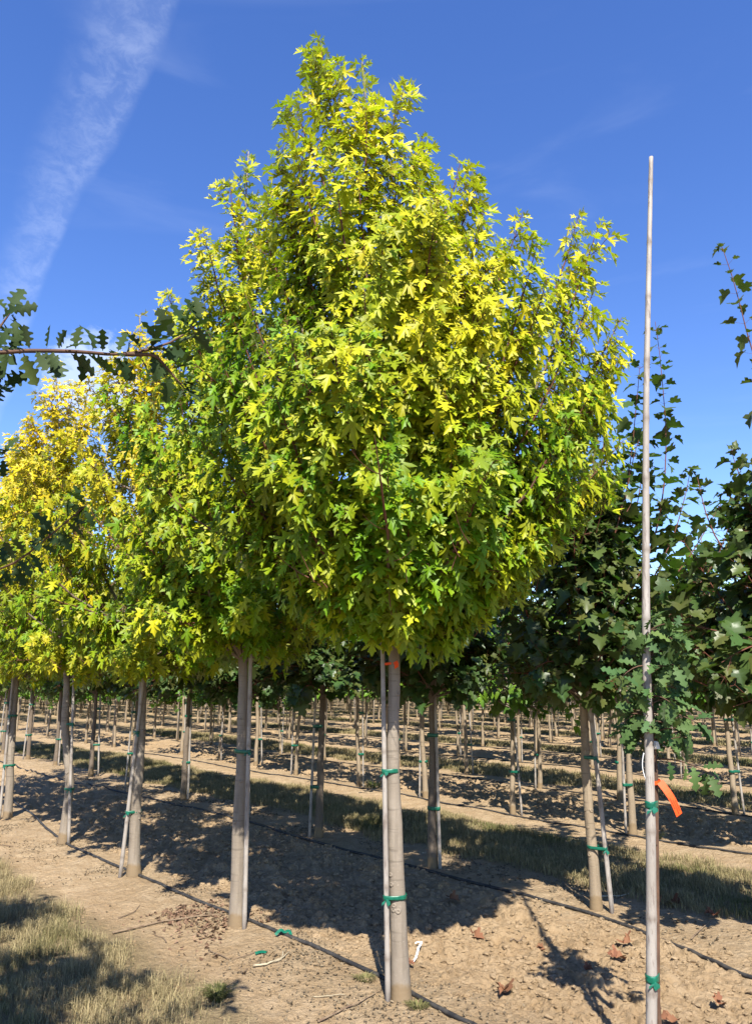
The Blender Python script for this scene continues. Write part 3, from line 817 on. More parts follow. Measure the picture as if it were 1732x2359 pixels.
second = [((0.50, 7.30), 'dark trunked maple in the shade just right of the nearest trunk'), ((-0.61, 8.73), 'near black shaded maple in the gap between the first two trunks'),
          ((-1.66, 10.05), 'dark maple hidden behind the second trunk of the front row'), ((-2.69, 11.33), 'slim dark maple standing left of the second trunk'),
          ((-3.85, 12.75), 'dark maple half behind the leaning stake of the front row'), ((-5.10, 14.44), 'slim dark maple in the shade right of the kinked trunk'),
          ((-6.30, 15.83), 'dark maple just left of the kinked trunk'), ((-7.4, 17.1), 'dark maple seen between the two leftmost trunks')]
proto_dark = []
for i, seed in enumerate((31, 32)):
    (x, y), lb = second[i]
    proto_dark.append(build_tree('dark_maple_tree', lb, 'tree', (x, y, 0), np.random.default_rng(seed), 'dark', 3.7, 1.42, 0.95, None, 26, (), 0.042, 0.030, 0.115,
                                 'dark maples in the second row', flat_tone(0.15), low_fill=22, sec_step=.13, lod=False))
rq = np.random.default_rng(60)
def stake_proto(label, side, lean, rb, group, n_tie=True):
    """cane + tapes in tree-local coordinates: thing origin = foot of the tree"""
    r = np.random.default_rng(int(abs(side) * 1000) + int(lean * 1000) + 7)
    root = thing('bamboo_stake', label, 'stake', (0, 0, 0), group)
    P = np.array([[side + lean, -.03, -.05], [side * .8 + lean * .45, -.03, 1.0], [side * .62, -.02, 1.85]])
    stake_geo(P, .0165, .012, r, sides=7).obj('cane', M_BAMBOO, root)
    for z in (.5, 1.13):
        c = np.array([np.interp(z, P[:, 2], P[:, 0]), np.interp(z, P[:, 2], P[:, 1])])
        tie_geo((0, 0), rb * (1 - .17 * z), c, .0165, z, r, w=0.03, knot=False, sides=8).obj('tape_tie', M_TAPE, root)
    return root
st_protos = [stake_proto('bamboo stake tied to the right of a dark trunk, first behind the front row', .062, 0.0, .042, 'bamboo stakes in the rows behind'),
             stake_proto('bamboo stake', -.062, -.03, .042, 'bamboo stakes in the rows behind'),
             stake_proto('bamboo stake', .062, .07, .042, 'bamboo stakes in the rows behind')]
for i, ((x, y), lb) in enumerate(second):
    if i >= 2:
        copy_thing(proto_dark[i % 2], (x, y, 0), rq.uniform(0, 6.28), (1, 1, rq.uniform(.95, 1.03)), lb, 'dark maples in the second row')
    pl = lb.replace('maple', 'trunk').split(' ')
    lbl = 'bamboo stake tied beside the ' + ' '.join(pl[:9])
    if i == 0:
        st_protos[0].location = (x, y, 0); st_protos[0]['label'] = lbl
    else:
        copy_thing(st_protos[i % 3], (x, y, 0), rq.normal(0, .3), (1, 1, 1), lbl, 'bamboo stakes in the second row')
add_stake('bamboo stake leaning out to the right of the staked dark maple at right', (1.68, 5.96, -.05), (1.60, 6.0, 1.75), .015, .012, rs_k, trk(R2, [(0, 0, 0), (0, 0, 1.4)], .040, .030, 1.42), (.42, 1.05), 'bamboo stakes in the second row')
add_stake('second thin cane running beside the leaning stake at right', (1.70, 6.0, -.05), (1.625, 6.03, 1.7), .010, .009, rs_k, None, (), 'bamboo stakes in the second row')

# ------------------------------------------------------------------ third row and beyond: younger trees, copies of a few grown ones
rf = np.random.default_rng(70)
def oval_tone(a): return lambda P, f, st, rng: a + .2 * st + rng.normal(0, .3, len(P))
kinds = [('oval', 3.95, 1.08, 0.098, 0.5), ('oval', 3.6, 1.0, 0.098, 0.25), ('dark', 3.8, 1.05, 0.12, 0.3), ('oval', 4.1, 1.05, 0.092, 0.7)]
row3 = [(2.79, 8.91), (1.71, 10.19), (-0.26, 12.61), (-1.42, 14.3), (-2.36, 15.83), (-3.29, 16.92), (0.70, 11.45), (3.88, 7.62), (-4.4, 18.2)]
row4 = [(4.49, 10.19), (3.40, 11.33), (2.53, 12.51), (1.62, 14.44), (5.55, 8.95), (0.45, 15.75)]
lab3 = ['young tree with a pale stake just left of the tall bamboo pole', 'young green tree with a bare trunk left of the staked dark maple', 'bright leaved young linden left of the nearest trunk, foliage hanging low',
        'young tree with a pale stake left of the shaded black trunk', 'young tree between the second trunk and the shaded black one', 'young tree just left of the second front row trunk',
        'young tree half behind the nearest trunk', 'leafy young tree at the right edge behind the orange tag', 'young tree beyond the leaning stake of the third maple']
lab4 = ['grey barked young tree with wide leaning stake at the right edge', 'grey trunk with broken stake left of the tall bamboo pole', 'grey young tree in the gap left of the staked dark maple',
        'grey young tree right of the nearest trunk', 'young tree at the far right behind the dark crown', 'young grey tree seen just right of the nearest trunk']
protos = []
def small_tree(i, x, y, lb, grp):
    k, H, Rc, sz, tn = kinds[i]
    nm = 'linden_tree' if k == 'oval' else 'dark_maple_tree'
    return build_tree(nm, lb, 'tree', (x, y, 0), np.random.default_rng(80 + i), k, H, (1.38, 1.20, 1.34, 1.46)[i], Rc, None, 24, (), 0.034, 0.024, sz, grp, oval_tone(tn),
                      lod=True, sec_step=.14, step=.052, low_fill=16, rise=(.35, 1.0))
for i, ((x, y), lb) in enumerate(zip(row3, lab3)):
    if i < 4:
        protos.append(small_tree([0, 1, 3, 2][i], x, y, lb, 'young trees in the third row'))
        if i == 0: protos[0].scale = (1.2, 1.2, 1.08)
    else:
        copy_thing(protos[i % 4], (x, y, 0), rf.uniform(0, 6.28), (1.18, 1.18, rf.uniform(1.0, 1.12)), lb, 'young trees in the third row')
    copy_thing(st_protos[(i + 1) % 3], (x, y, 0), rf.normal(0, .4), (.9, .9, 1), 'bamboo stake tied to the ' + ' '.join(lb.split(' ')[:11]), 'bamboo stakes in the third row')
for i, ((x, y), lb) in enumerate(zip(row4, lab4)):
    copy_thing(protos[(i + 1) % 4], (x, y, 0), rf.uniform(0, 6.28), (1.1, 1.1, rf.uniform(.98, 1.14)), lb, 'young trees in the fourth row')
    copy_thing(st_protos[(i + 2) % 3], (x, y, 0), rf.normal(0, .4), (.9, .9, 1), 'bamboo stake tied to the ' + ' '.join(lb.split(' ')[:11]), 'bamboo stakes in the fourth row')

LAB_FAR = 'slender staked young tree in the far rows under the maple crowns'
LAB_FARST = 'pale bamboo stake beside a young trunk in the far rows'
far_list = []; mass = []
used = [np.array(p) for p in row3 + row4]
for k in range(1, 26):
    for half, n0 in ((0, 2.92), (1, 5.12)):
        n = n0 + PERIOD * k
        if n > 95: continue
        off = rf.uniform(0, 1.72)
        for s in np.arange(-70, 120, 1.72) + off:
            p = rowpt(n + rf.normal(0, .05), s + rf.normal(0, .08))
            if p[1] < 5: continue
            a = math.degrees(math.atan2(p[0], p[1])); d = np.hypot(*p)
            if abs(a) > 29 + 40 / d: continue
            if k == 1 and min(np.hypot(*(p - q_)) for q_ in used) < 1.15: continue
            if rf.random() < 0.06: continue
            (far_list if d < 37 else mass).append(p)
far_list.sort(key=lambda p: np.hypot(*p))
print('far individuals', len(far_list), 'mass', len(mass))
mass += far_list[240:]; far_list = far_list[:240]
cane_far = None
for i, p in enumerate(far_list):
    pr = protos[rf.integers(0, 4)]
    sc_ = rf.uniform(.84, 1.12); tl = tuple(rf.normal(0, .022, 2))
    copy_thing(pr, (p[0], p[1], -0.01), rf.uniform(0, 6.28), (sc_ * 1.08, sc_ * 1.08, rf.uniform(.80, .92) if np.hypot(*p) > 18 else rf.uniform(.9, 1.0)), LAB_FAR, 'young trees in the far rows', tl)
    if np.hypot(*p) < 19:
        copy_thing(st_protos[rf.integers(0, 3)], (p[0], p[1], 0), rf.normal(0, .5), (.9, .9, 1), LAB_FARST, 'bamboo stakes in the far rows', tl)
    else:
        if cane_far is None:
            cane_far = Geo(); cane_far.tube([[.06, -.03, -.05], [.05, -.03, 1.0], [.04, -.02, 1.8]], [.016, .014, .012], 5, node=0.0)
            o = cane_far.obj('bamboo_stake', M_BAMBOO); cane_far = o
        else:
            o = cane_far.copy(); COL.objects.link(o)
        o.location = (p[0], p[1], 0); o.rotation_euler = (tl[0], tl[1], rf.uniform(-1, 1) + (math.pi if rf.random() < .4 else 0))
        tag(o, LAB_FARST, 'stake', 'bamboo stakes in the far rows')
st_protos[1].location = (-2.36 - .94, 16.92 + 2.4, 0)
for k_, (q_, lb_) in enumerate([((-8.55, 18.4), 'bamboo stake at the far left end of the second row'), ((-9.6, 19.7), 'bamboo stake outside the left edge at the end of the second row')]):
    st_protos[1 + k_].location = (q_[0], q_[1], 0); st_protos[1 + k_]['label'] = lb_; st_protos[1 + k_]['group'] = 'bamboo stakes in the second row'
    copy_thing(proto_dark[k_], (q_[0], q_[1], 0), 2.0 + k_, (1, 1, 1), ['dark maple at the far left end of the second row', 'dark maple at the end of the second row beyond the left edge'][k_], 'dark maples in the second row')

# the trees beyond that read as one mass
mg = Geo(); mt = Geo()
rm = np.random.default_rng(90)
mp_ = np.array(mass); mp_ = mp_[np.hypot(mp_[:, 0], mp_[:, 1]) < 125]
k = len(mp_)
P0 = np.column_stack([mp_, np.full(k, -.05)]); hh = rm.uniform(1.05, 1.4, k)
P1 = np.column_stack([mp_ + rm.normal(0, .04, (k, 2)), hh])
mt.sticks(P0, P1, 0.040)
mt.sticks(P0 + [.09, -.02, 0], P1 + [.05, 0, .1], 0.020)
for (p, h) in zip(mp_, hh):
    d = np.hypot(*p); m_ = 170 if d < 55 else 80
    z = h - .15 + rm.beta(1.5, 1.9, m_) * 2.3
    w = .95 * env((z - h + .2) / 2.4) * np.sqrt(rm.random(m_)); a = rm.uniform(0, 6.28, m_)
    B = np.column_stack([p[0] + w * np.cos(a), p[1] + w * np.sin(a), z])
    dd = unit(np.column_stack([np.cos(a), np.sin(a), np.full(m_, -.7)]) + rm.normal(0, .4, (m_, 3)))
    nn = unit(np.column_stack([np.cos(a) * .5, np.sin(a) * .5 - .4, np.full(m_, .8)]) + rm.normal(0, .4, (m_, 3)))
    place_leaves(mg, OVAL_LO, B, dd, nn, rm.uniform(.22, .40, m_) * (1 if d < 55 else 1.35), rm, rm.normal(.3 + .35 * rm.random(), .3, m_))
far_root = thing('distant_trees', 'mass of young staked trees far across the field below the horizon', 'trees', (0, 0, 0))
far_root['kind'] = 'stuff'
mt.obj('trunks', M_BARK2, far_root); mg.obj('crowns', M_OVAL, far_root)
for c in far_root.children: c['kind'] = 'stuff'

# ------------------------------------------------------------------ oaks: two beside the camera, whose branches reach in from the left; one sapling on the tall pole
CP, SP = math.cos(R(12.5)), math.sin(R(12.5))
def in_view(P, m=0.02):
    dep = P[..., 1] * CP + (P[..., 2] - 1.6) * SP
    u = P[..., 0] / np.maximum(dep, .05); v = (-P[..., 1] * SP + (P[..., 2] - 1.6) * CP) / np.maximum(dep, .05)
    return (dep > 0.05) & (np.abs(u) < .49 + m) & (np.abs(v) < .667 + m)
def oak_leaves(lg, tw, shoots, rng, size, step=.05, start=.1, droop=.35, jit=.45, facing=(.7, .2, .3), only_out=None):
    nd = []
    for P in shoots:
        ln = np.linalg.norm(np.diff(P, axis=0), axis=1).sum()
        Q, T, f = resample(P, step, ln * start)
        a = rng.uniform(0, 6.28) + np.arange(len(Q)) * 2.4
        side = unit(np.cross(T, np.stack([np.cos(a), np.sin(a), 0.3 + 0 * a], 1)))
        nd.append(np.column_stack([Q, T, side]))
        for j in range(3): nd.append(np.concatenate([Q[-1], T[-1], unit(rng.normal(0, 1, 3))])[None])
    nd = np.vstack(nd); Q, T, S = nd[:, :3], nd[:, 3:6], nd[:, 6:]
    if only_out is not None:
        ok = ~in_view(Q + S * size * .6, 0.05); Q, T, S = Q[ok], T[ok], S[ok]
    k = len(Q)
    d = unit(S + .45 * T - UP * droop + rng.normal(0, jit * .6, (k, 3)))
    n = unit(UP * facing[0] + np.array([.077, -1, 0]) * facing[2] + rng.normal(0, jit, (k, 3)))
    base = Q + .008 * S
    tone = rng.normal(.3, .3, k)
    place_leaves(lg, OAKLEAF, base, d, n, size * rng.uniform(.75, 1.2, k), rng, tone, curl=.28, fold=.42)
    return k

def oak_tree(label, base, seed, named, H=4.0, hb=1.75, Rc=.9, nb=22, group='oaks beside the camera'):
    rng = np.random.default_rng(seed)
    root = thing('oak_tree', label, 'tree', (base[0], base[1], 0), group)
    off = np.array([base[0], base[1], 0])
    LPz = np.linspace(0, H, 16); LP = np.column_stack([rng.normal(0, .01, 16).cumsum(), rng.normal(0, .01, 16).cumsum(), LPz]); LP[0, :2] = 0
    trunk_geo(LP, .042, .03, .004, hb, H, rng).obj('trunk', M_BARK2, root)
    tw = Geo(); lg = Geo(); shoots = []
    for path in named:
        P = np.array(path, float) - off
        t = np.linspace(0, 1, len(P)); tt = np.linspace(0, 1, 16)
        P = np.stack([np.interp(tt, t, P[:, i]) for i in range(3)], 1)
        P[1:-1] = (P[:-2] + 2 * P[1:-1] + P[2:]) / 4
        tw.tube(P, np.linspace(.0072, .0024, 16), 6, cap=False); shoots.append(P)
    oak_leaves(lg, tw, [P + off for P in shoots], rng, .079, step=.0155, start=.33, droop=.15, jit=.5)
    fill = []
    for i in range(nb):
        for tr in range(30):
            u = (i + rng.random()) / nb; z0 = hb + .05 + u * (H - hb) * .75; az = rng.uniform(0, 6.28); rc = Rc * env(u) * rng.uniform(.6, 1)
            a = np.array([0, 0, z0]); c = np.array([math.cos(az) * rc, math.sin(az) * rc, z0 + rng.uniform(.2, .7)])
            if not in_view((c + off)[None], .12)[0] and not in_view(((a + c) / 2 + off)[None], .12)[0]: break
        else: continue
        P = bez(a, (a + c) / 2 + [0, 0, -.08], c, 8); fill.append(P)
        tw.tube(P, np.linspace(.009, .002, 8), 5, cap=False)
        for j in (3, 4, 5, 6):
            q0 = P[j]; q1 = q0 + rng.uniform(.15, .32) * unit(rng.normal(0, 1, 3) + [0, 0, .3] + unit(P[j] - a))
            if in_view((q1 + off)[None], .1)[0]: continue
            S = bez(q0, (q0 + q1) / 2, q1, 4); fill.append(S); tw.tube(S, .002, 3, cap=False)
    oak_leaves(lg, tw, [P + off for P in fill], rng, .11, step=.05, only_out=True)
    for g in (lg,): g.V = [v - off for v in g.V]
    tw.obj('branches', M_TWIG2, root); lg.obj('crown', M_OAK2, root)
    return root
oak_tree('oak tree beside the camera whose long branch of lobed leaves crosses the sky at left', (-1.40, 1.72), 101,
         [[(-1.40, 1.72, 2.30), (-1.0, 1.9, 2.46), (-.85, 2.0, 2.505), (-.74, 2.1, 2.535), (-.63, 2.2, 2.62), (-.56, 2.27, 2.73)],
          [(-1.25, 1.80, 2.37), (-1.10, 2.0, 2.50), (-1.04, 2.02, 2.64)],
          [(-.74, 2.1, 2.54), (-.66, 2.15, 2.56), (-.58, 2.2, 2.47)], [(-1.2, 1.80, 2.40), (-1.10, 1.92, 2.42), (-1.01, 1.98, 2.38)]])
oak_tree('oak tree farther left whose low twig of lobed leaves hangs before the yellow maples', (-2.40, 3.20), 102,
         [[(-2.40, 3.20, 1.80), (-1.75, 2.95, 1.93), (-1.35, 2.85, 2.03), (-1.10, 2.85, 2.26)],
          [(-2.40, 3.20, 2.2), (-1.75, 2.85, 2.40), (-1.38, 2.75, 2.42)]], H=3.6, nb=20)

# sapling oak + tall pole at right
rp = np.random.default_rng(103)
pole = thing('bamboo_pole', 'tall thick bamboo pole rising into the sky at right of the maples', 'pole', (1.12, 3.50, 0))
PP = np.array([[-.03, 0, -.08], [0, 0, .24], [.068, 0, 1.18], [.082, 0, 1.64], [.178, 0, 2.9], [.31, 0, 4.28]])
zz = np.linspace(-.08, 4.28, 20); PS = np.column_stack([np.interp(zz, PP[:, 2], PP[:, 0]), 0 * zz, zz]); PS[1:-1] = (PS[:-2] + 2 * PS[1:-1] + PS[2:]) / 4
stake_geo(PS, .0235, .0105, rp, node_gap=.30, sides=14).obj('cane', M_BAMBOO, pole)
for z in (.41, 1.085):
    c = (np.interp(z, PS[:, 2], PS[:, 0]), 0.0)
    tie_geo((c[0] + .026, .030), .015, c, .0235 - .003 * z, z, rp, w=.03).obj('tape_tie', M_TAPE, pole)
sap = thing('oak_sapling', 'slim oak sapling tied behind the tall bamboo pole with a ruff of lobed leaves', 'tree', (1.12, 3.50, 0))
SPt = np.column_stack([np.interp(zz, PP[:, 2], PP[:, 0]) + np.interp(zz, [0, .3, 1.2, 1.6, 3], [.055, .035, .034, .02, .0]), np.full(20, .035), np.linspace(-.08, 2.35, 20)])
SPt[:, 0] = np.interp(SPt[:, 2], PP[:, 2], PP[:, 0]) + np.interp(SPt[:, 2], [0, .3, 1.2, 1.6, 3], [.062, .034, .034, .026, .02])
g = Geo(); g.tube(SPt, np.interp(SPt[:, 2], [-.08, 0, .2, 1.6, 2.35], [.022, .019, .0135, .011, .003]), 10)
for k_ in range(26):                                # buds and knots down the stem
    z = rp.uniform(.1, 1.3); c = np.array([np.interp(z, SPt[:, 2], SPt[:, 0]), .035, z]); a = rp.uniform(0, 6.28)
    d = np.array([math.cos(a), math.sin(a), .4]); g.tube([c + d * .009, c + d * .018], [.004, .0015], 5)
g.obj('trunk', M_TWIG2, sap)
tw = Geo(); lg = Geo(); sh = []
for k_ in range(44):
    z = rp.uniform(1.28, 1.84); c = np.array([np.interp(z, SPt[:, 2], SPt[:, 0]), .035, z]); a = k_ * 2.4 + rp.normal(0, .3)
    ln = rp.uniform(.07, .21) * (1.0 if z < 1.6 else .75)
    d = np.array([math.cos(a) + .28, math.sin(a), rp.uniform(-.5, .6)])
    e_ = c + ln * unit(d); P = bez(c, (c + e_) / 2 + [0, 0, .03], e_, 6); sh.append(P); tw.tube(P, np.linspace(.004, .0015, 6), 4, cap=False)
for tip in ([.30, -.08, 1.22], [.24, -.1, 1.78], [.30, .0, 1.42], [-.06, -.1, 1.62], [-.02, .05, 1.42]):
    c = np.array([np.interp(tip[2] + .05, SPt[:, 2], SPt[:, 0]), .035, tip[2] + .05]); P = bez(c, (c + np.array(tip)) / 2 + [0, 0, .04], np.array(tip), 6)
    sh.append(P); tw.tube(P, np.linspace(.004, .0015, 6), 4, cap=False)
oak_leaves(lg, tw, sh, rp, .082, step=.034, start=.25, droop=.45, jit=.4, facing=(.8, 0, .7))
tw.obj('branches', M_TWIG2, sap); lg.obj('crown', M_OAK, sap)

# orange tag with its loop, printed lines as small dark bars
def ribbon(name, mat, P, W, th, parent=None):
    """bent strip with thickness: centre line P, half width vectors W"""
    P = np.asarray(P, float); W = np.asarray(W, float)
    if W.ndim == 1: W = np.broadcast_to(W, P.shape)
    T = unit(np.gradient(P, axis=0)); Nn = unit(np.cross(T, W)) * th
    V = np.concatenate([P - W + Nn, P + W + Nn, P + W - Nn, P - W - Nn]); n = len(P); F = []
    for i in range(n - 1):
        for a in range(4):
            b = (a + 1) % 4
            A, B, C, D = a * n + i, b * n + i, b * n + i + 1, a * n + i + 1
            F += [(A, B, C), (A, C, D)]
    F += [(0, 2 * n, n), (0, 3 * n, 2 * n), (n - 1, 2 * n - 1, 3 * n - 1), (n - 1, 3 * n - 1, 4 * n - 1)]
    g = Geo(); g.add(V, F); return g.obj(name, mat, parent, smooth=False)
tagroot = thing('plant_tag', 'bright orange plastic tag looped round the sapling behind the tall pole', 'tag', (1.205, 3.50, 1.19))
tt = np.linspace(0, 1, 12)
C0 = np.array([.024, .005, -.012]); C1 = np.array([.084, -.03, -.142])
cl = C0 + (C1 - C0) * tt[:, None] + np.column_stack([.005 * np.sin(tt * np.pi), -.008 * np.sin(tt * np.pi), .005 * np.sin(tt * np.pi)])
wv = unit(np.array([.80, .1, .50])) * .0155
ribbon('strap', M_ORANGE, cl, wv, .0008, tagroot)
aa_ = np.linspace(-2.2, 2.6, 14)
ribbon('loop', M_ORANGE, np.column_stack([.012 + .022 * np.cos(aa_), .030 + .022 * np.sin(aa_), -.012 + .010 * aa_ * .3]), np.array([0, 0, .008]), .0008, tagroot)
ink = Geo()
dirv = unit(C1 - C0); nrm = unit(np.cross(dirv, wv)); nrm = nrm if nrm[1] < 0 else -nrm
for row, (t0, t1) in enumerate(((.50, .80), (.58, .93), (.62, .90))):
    offw = (row - 1) * .55
    t = t0
    while t < t1:
        w_ = rp.uniform(.018, .045)
        c = np.array([np.interp(t, tt, cl[:, i]) for i in range(3)]); c2 = np.array([np.interp(t + w_, tt, cl[:, i]) for i in range(3)])
        q_ = [c + wv * (offw - .11) + nrm * .0016, c2 + wv * (offw - .11) + nrm * .0016, c2 + wv * (offw + .11) + nrm * .0016, c + wv * (offw + .11) + nrm * .0016]
        ink.add(q_, [(0, 1, 2), (0, 2, 3)]); t += w_ + .012
ink.obj('print', M_INK, tagroot, smooth=False)
wt = thing('plant_label', 'small white label wrapped on the sapling stem above the orange tag', 'label', (1.226, 3.532, 1.33))
g = Geo(); g.tube([[0, 0, -.017], [0, 0, .017]], [.0165, .0165], 10); g.obj('wrap', M_WHITE, wt)
ribbon('tail', M_WHITE, np.array([[.006, -.0175, .014], [.009, -.0185, 0], [.012, -.018, -.016]]), np.array([.008, .002, 0]), .0006, wt)
g = Geo(); zz_ = np.linspace(0, 1, 8)
g.tube(np.column_stack([-.028 - .010 * np.sin(zz_ * 3.1), -.005 + 0 * zz_, .11 * (1 - zz_) - .05]), .0022, 5)
o = g.obj('white_tie', M_WHITE); o.location = (1.19, 3.49, 1.24); tag(o, 'thin white plastic loop hanging on the left of the tall pole', 'tie')
# orange ribbon at the top of the first trunk
fl = thing('flag_ribbon', 'orange ribbon tied round the nearest maple trunk just below its crown', 'ribbon', (T1[0] - .053, T1[1], 1.70))
aa_ = np.linspace(0, 2 * np.pi, 18)
ribbon('band', M_ORANGE, np.column_stack([.0375 * np.cos(aa_), .0375 * np.sin(aa_), .002 * np.sin(aa_ * 3)]), np.array([0, 0, .006]), .0008, fl)
ribbon('tail', M_ORANGE, np.array([[.022, -.034, .0], [.030, -.045, .012], [.037, -.046, -.004], [.036, -.042, -.022]]), np.array([.011, 0, .006]), .0008, fl)

# ------------------------------------------------------------------ drip hoses
def hose(label, pts, r=.0115, sub=6):
    pts = np.array(pts, float)
    s = np.concatenate([[0], np.cumsum(np.hypot(*np.diff(pts, axis=0).T))]); u = np.linspace(0, s[-1], int(s[-1] / .09) + 2)
    x = np.interp(u, s, pts[:, 0]); y = np.interp(u, s, pts[:, 1])
    for _ in range(3): x[1:-1] = (x[:-2] + 2 * x[1:-1] + x[2:]) / 4; y[1:-1] = (y[:-2] + 2 * y[1:-1] + y[2:]) / 4
    x += .03 * (vnoise(u * 1.1, u * 0 + 3, 41) - .5); y += .03 * (vnoise(u * 1.3, u * 0 + 9, 42) - .5)
    z = np.maximum(ground_h(x, y), ground_h(x, y, False)); z = np.maximum(z, np.convolve(np.pad(z, 2, 'edge'), np.ones(5) / 5, 'valid')) + r * .55
    g = Geo(); g.tube(np.column_stack([x, y, z]), r, 8)
    o = g.obj('drip_hose', M_HOSE); return tag(o, label, 'hose', 'drip hoses along the rows')
hose('black drip hose along the front maple row past the nearest trunk', [(-9.5, 16.3), (-5.0, 11.2), (-3.02, 8.2), (-2.05, 7.06), (-1.3, 6.18), (-.82, 5.66), (-.35, 5.15), (.03, 4.68), (.24, 4.37), (.40, 4.13), (1.0, 3.3), (2.4, 1.6)], .0125)
hose('black drip hose at the foot of the staked dark maple', [(-9.5, 18.6), (-5.05, 13.47), (-2.58, 10.8), (-1.35, 9.4), (.1, 7.6), (.82, 6.7), (1.52, 5.94), (1.77, 5.49), (2.09, 4.74), (3.2, 3.2)], .0125)
for j, (n, lb) in enumerate([(7.75, 'drip hose along the third row beyond the first grass strip'), (9.95, 'drip hose along the fourth row beyond the first grass strip'),
                             (12.7, 'thin drip hose along the fifth row'), (14.9, 'thin drip hose along the sixth row'), (17.6, 'thin drip hose along the seventh row')]):
    hose(lb, [rowpt(n, s) for s in np.linspace(-4 - n * .5, 12 + n * .9, 8)], .011)

# ------------------------------------------------------------------ dry grass strips
def grass_strip(label, nc, s0, s1, count, hgt, wid, half=.80, seed=1):
    rng = np.random.default_rng(seed)
    n = nc + rng.uniform(-half - .15, half + .15, count); s = rng.uniform(s0, s1, count)
    x = ROW_N[0] * n + ROW_A[0] * s; y = ROW_N[1] * n + ROW_A[1] * s
    clump = vnoise(x * 6, y * 6, seed + 3); big = vnoise(x * 1.5, y * 1.5, seed + 4)
    edge = np.abs(n - nc) - (half - .22 + .38 * (vnoise(x * 2.3, y * 2.3, seed + 5) - .3))
    keep = (rng.random(count) < .25 + 1.2 * clump) & (edge < rng.uniform(-.12, .10, count))
    ang_ = np.abs(np.degrees(np.arctan2(x, y))); keep &= (ang_ < 31) & (y > .8) | (np.hypot(x, y) < 6) & (ang_ < 60) & (y > .8)
    x, y, n = x[keep], y[keep], n[keep]; clump = clump[keep]; big = big[keep]; k = len(x)
    z = ground_h(x, y) - .004
    h = hgt * rng.uniform(.45, 1.25, k) * (.55 + .8 * clump)
    a = rng.uniform(0, 6.28, k); lean = np.abs(rng.normal(.55, .35, k))
    D = np.column_stack([np.cos(a), np.sin(a), 0 * a]); Wv = np.column_stack([-np.sin(a), np.cos(a), 0 * a]) * (wid * rng.uniform(.6, 1.3, k))[:, None]
    B = np.column_stack([x, y, z]); h3 = h[:, None]
    m_ = B + D * h3 * lean[:, None] * .35 + UP * h3 * .55; t_ = B + D * h3 * lean[:, None] * 1.05 + UP * h3 * .95 / (1 + lean[:, None] * .5)
    V = np.stack([B - Wv, B + Wv, m_ - Wv * .8, m_ + Wv * .8, t_], 1).reshape(-1, 3)
    f = np.array([[0, 1, 3], [0, 3, 2], [2, 3, 4]])
    F = (np.arange(k)[:, None, None] * 5 + f[None]).reshape(-1, 3)
    tone = np.clip(.04 + .55 * sstep(.68, .95, big) + .16 * (1 - clump) + rng.normal(0, .14, k) + .12 * (nc > 3), 0, 1)
    o = mesh_obj('dry_grass', V, F, M_GRASS, None, {"tone": np.repeat(tone, 5), "rnd": np.repeat(rng.random(k), 5)}, smooth=False)
    print('grass', nc, k)
    return tag(o, label, 'grass', 'dry grass strips between the rows', 'stuff')
grass_strip('straw coloured dry grass in the bottom left corner', 1.44, -.5, 11, 190000, .085, .0016, seed=1)
grass_strip('dry grass strip in shade behind the dark maples', 6.42, -6, 22, 330000, .080, .0024, half=.85, seed=2)
for i, lb in enumerate(['grass strip beyond the fourth row', 'grass strip beyond the sixth row', 'grass strip beyond the eighth row', 'grass strip far across the field']):
    grass_strip('thin dry ' + lb, 11.36 + PERIOD * i, -9 - 4 * i, 26 + 6 * i, 110000, .085, .0055 + .002 * i, half=.85, seed=3 + i)

# ------------------------------------------------------------------ loose clods and litter
def scatter_clods(label, name, n0, n1, s0, s1, count, smin, smax, seed):
    rng = np.random.default_rng(seed)
    n = rng.uniform(n0, n1, count); s = rng.uniform(s0, s1, count)
    x = ROW_N[0] * n + ROW_A[0] * s; y = ROW_N[1] * n + ROW_A[1] * s
    ok = (np.abs(np.degrees(np.arctan2(x, y))) < 34) & (y > 2.5) & (rng.random(count) < .3 + vnoise(x * 2, y * 2, 77)); x, y = x[ok], y[ok]; k = len(x)
    sz = smin * (smax / smin) ** (rng.random(k) ** 2.2)
    t = (1 + 5 ** .5) / 2
    IV = unit(np.array([(-1, t, 0), (1, t, 0), (-1, -t, 0), (1, -t, 0), (0, -1, t), (0, 1, t), (0, -1, -t), (0, 1, -t), (t, 0, -1), (t, 0, 1), (-t, 0, -1), (-t, 0, 1)], float))
    IF = np.array([(0, 11, 5), (0, 5, 1), (0, 1, 7), (0, 7, 10), (0, 10, 11), (1, 5, 9), (5, 11, 4), (11, 10, 2), (10, 7, 6), (7, 1, 8), (3, 9, 4), (3, 4, 2), (3, 2, 6), (3, 6, 8), (3, 8, 9), (4, 9, 5), (2, 4, 11), (6, 2, 10), (8, 6, 7), (9, 8, 1)])
    rr_ = rng.uniform(.6, 1.25, (k, 12, 1)); a = rng.uniform(0, 6.28, k)
    B = IV[None] * rr_ * np.stack([rng.uniform(.8, 1.4, k), rng.uniform(.7, 1.2, k), rng.uniform(.45, .8, k)], 1)[:, None]
    X = B[..., 0] * np.cos(a)[:, None] - B[..., 1] * np.sin(a)[:, None]; Y = B[..., 0] * np.sin(a)[:, None] + B[..., 1] * np.cos(a)[:, None]
    V = np.stack([X, Y, B[..., 2]], -1) * sz[:, None, None] + np.column_stack([x, y, ground_h(x, y) + sz * .12])[:, None]
    F = (np.arange(k)[:, None, None] * 12 + IF[None]).reshape(-1, 3)
    kk = np.full(k * 12, .35)
    o = mesh_obj(name, V.reshape(-1, 3), F, M_SOIL, None, {"till": kk, "turf": kk * 0, "litter": kk * 0}, smooth=False)
    return tag(o, label, 'soil', None, 'stuff')
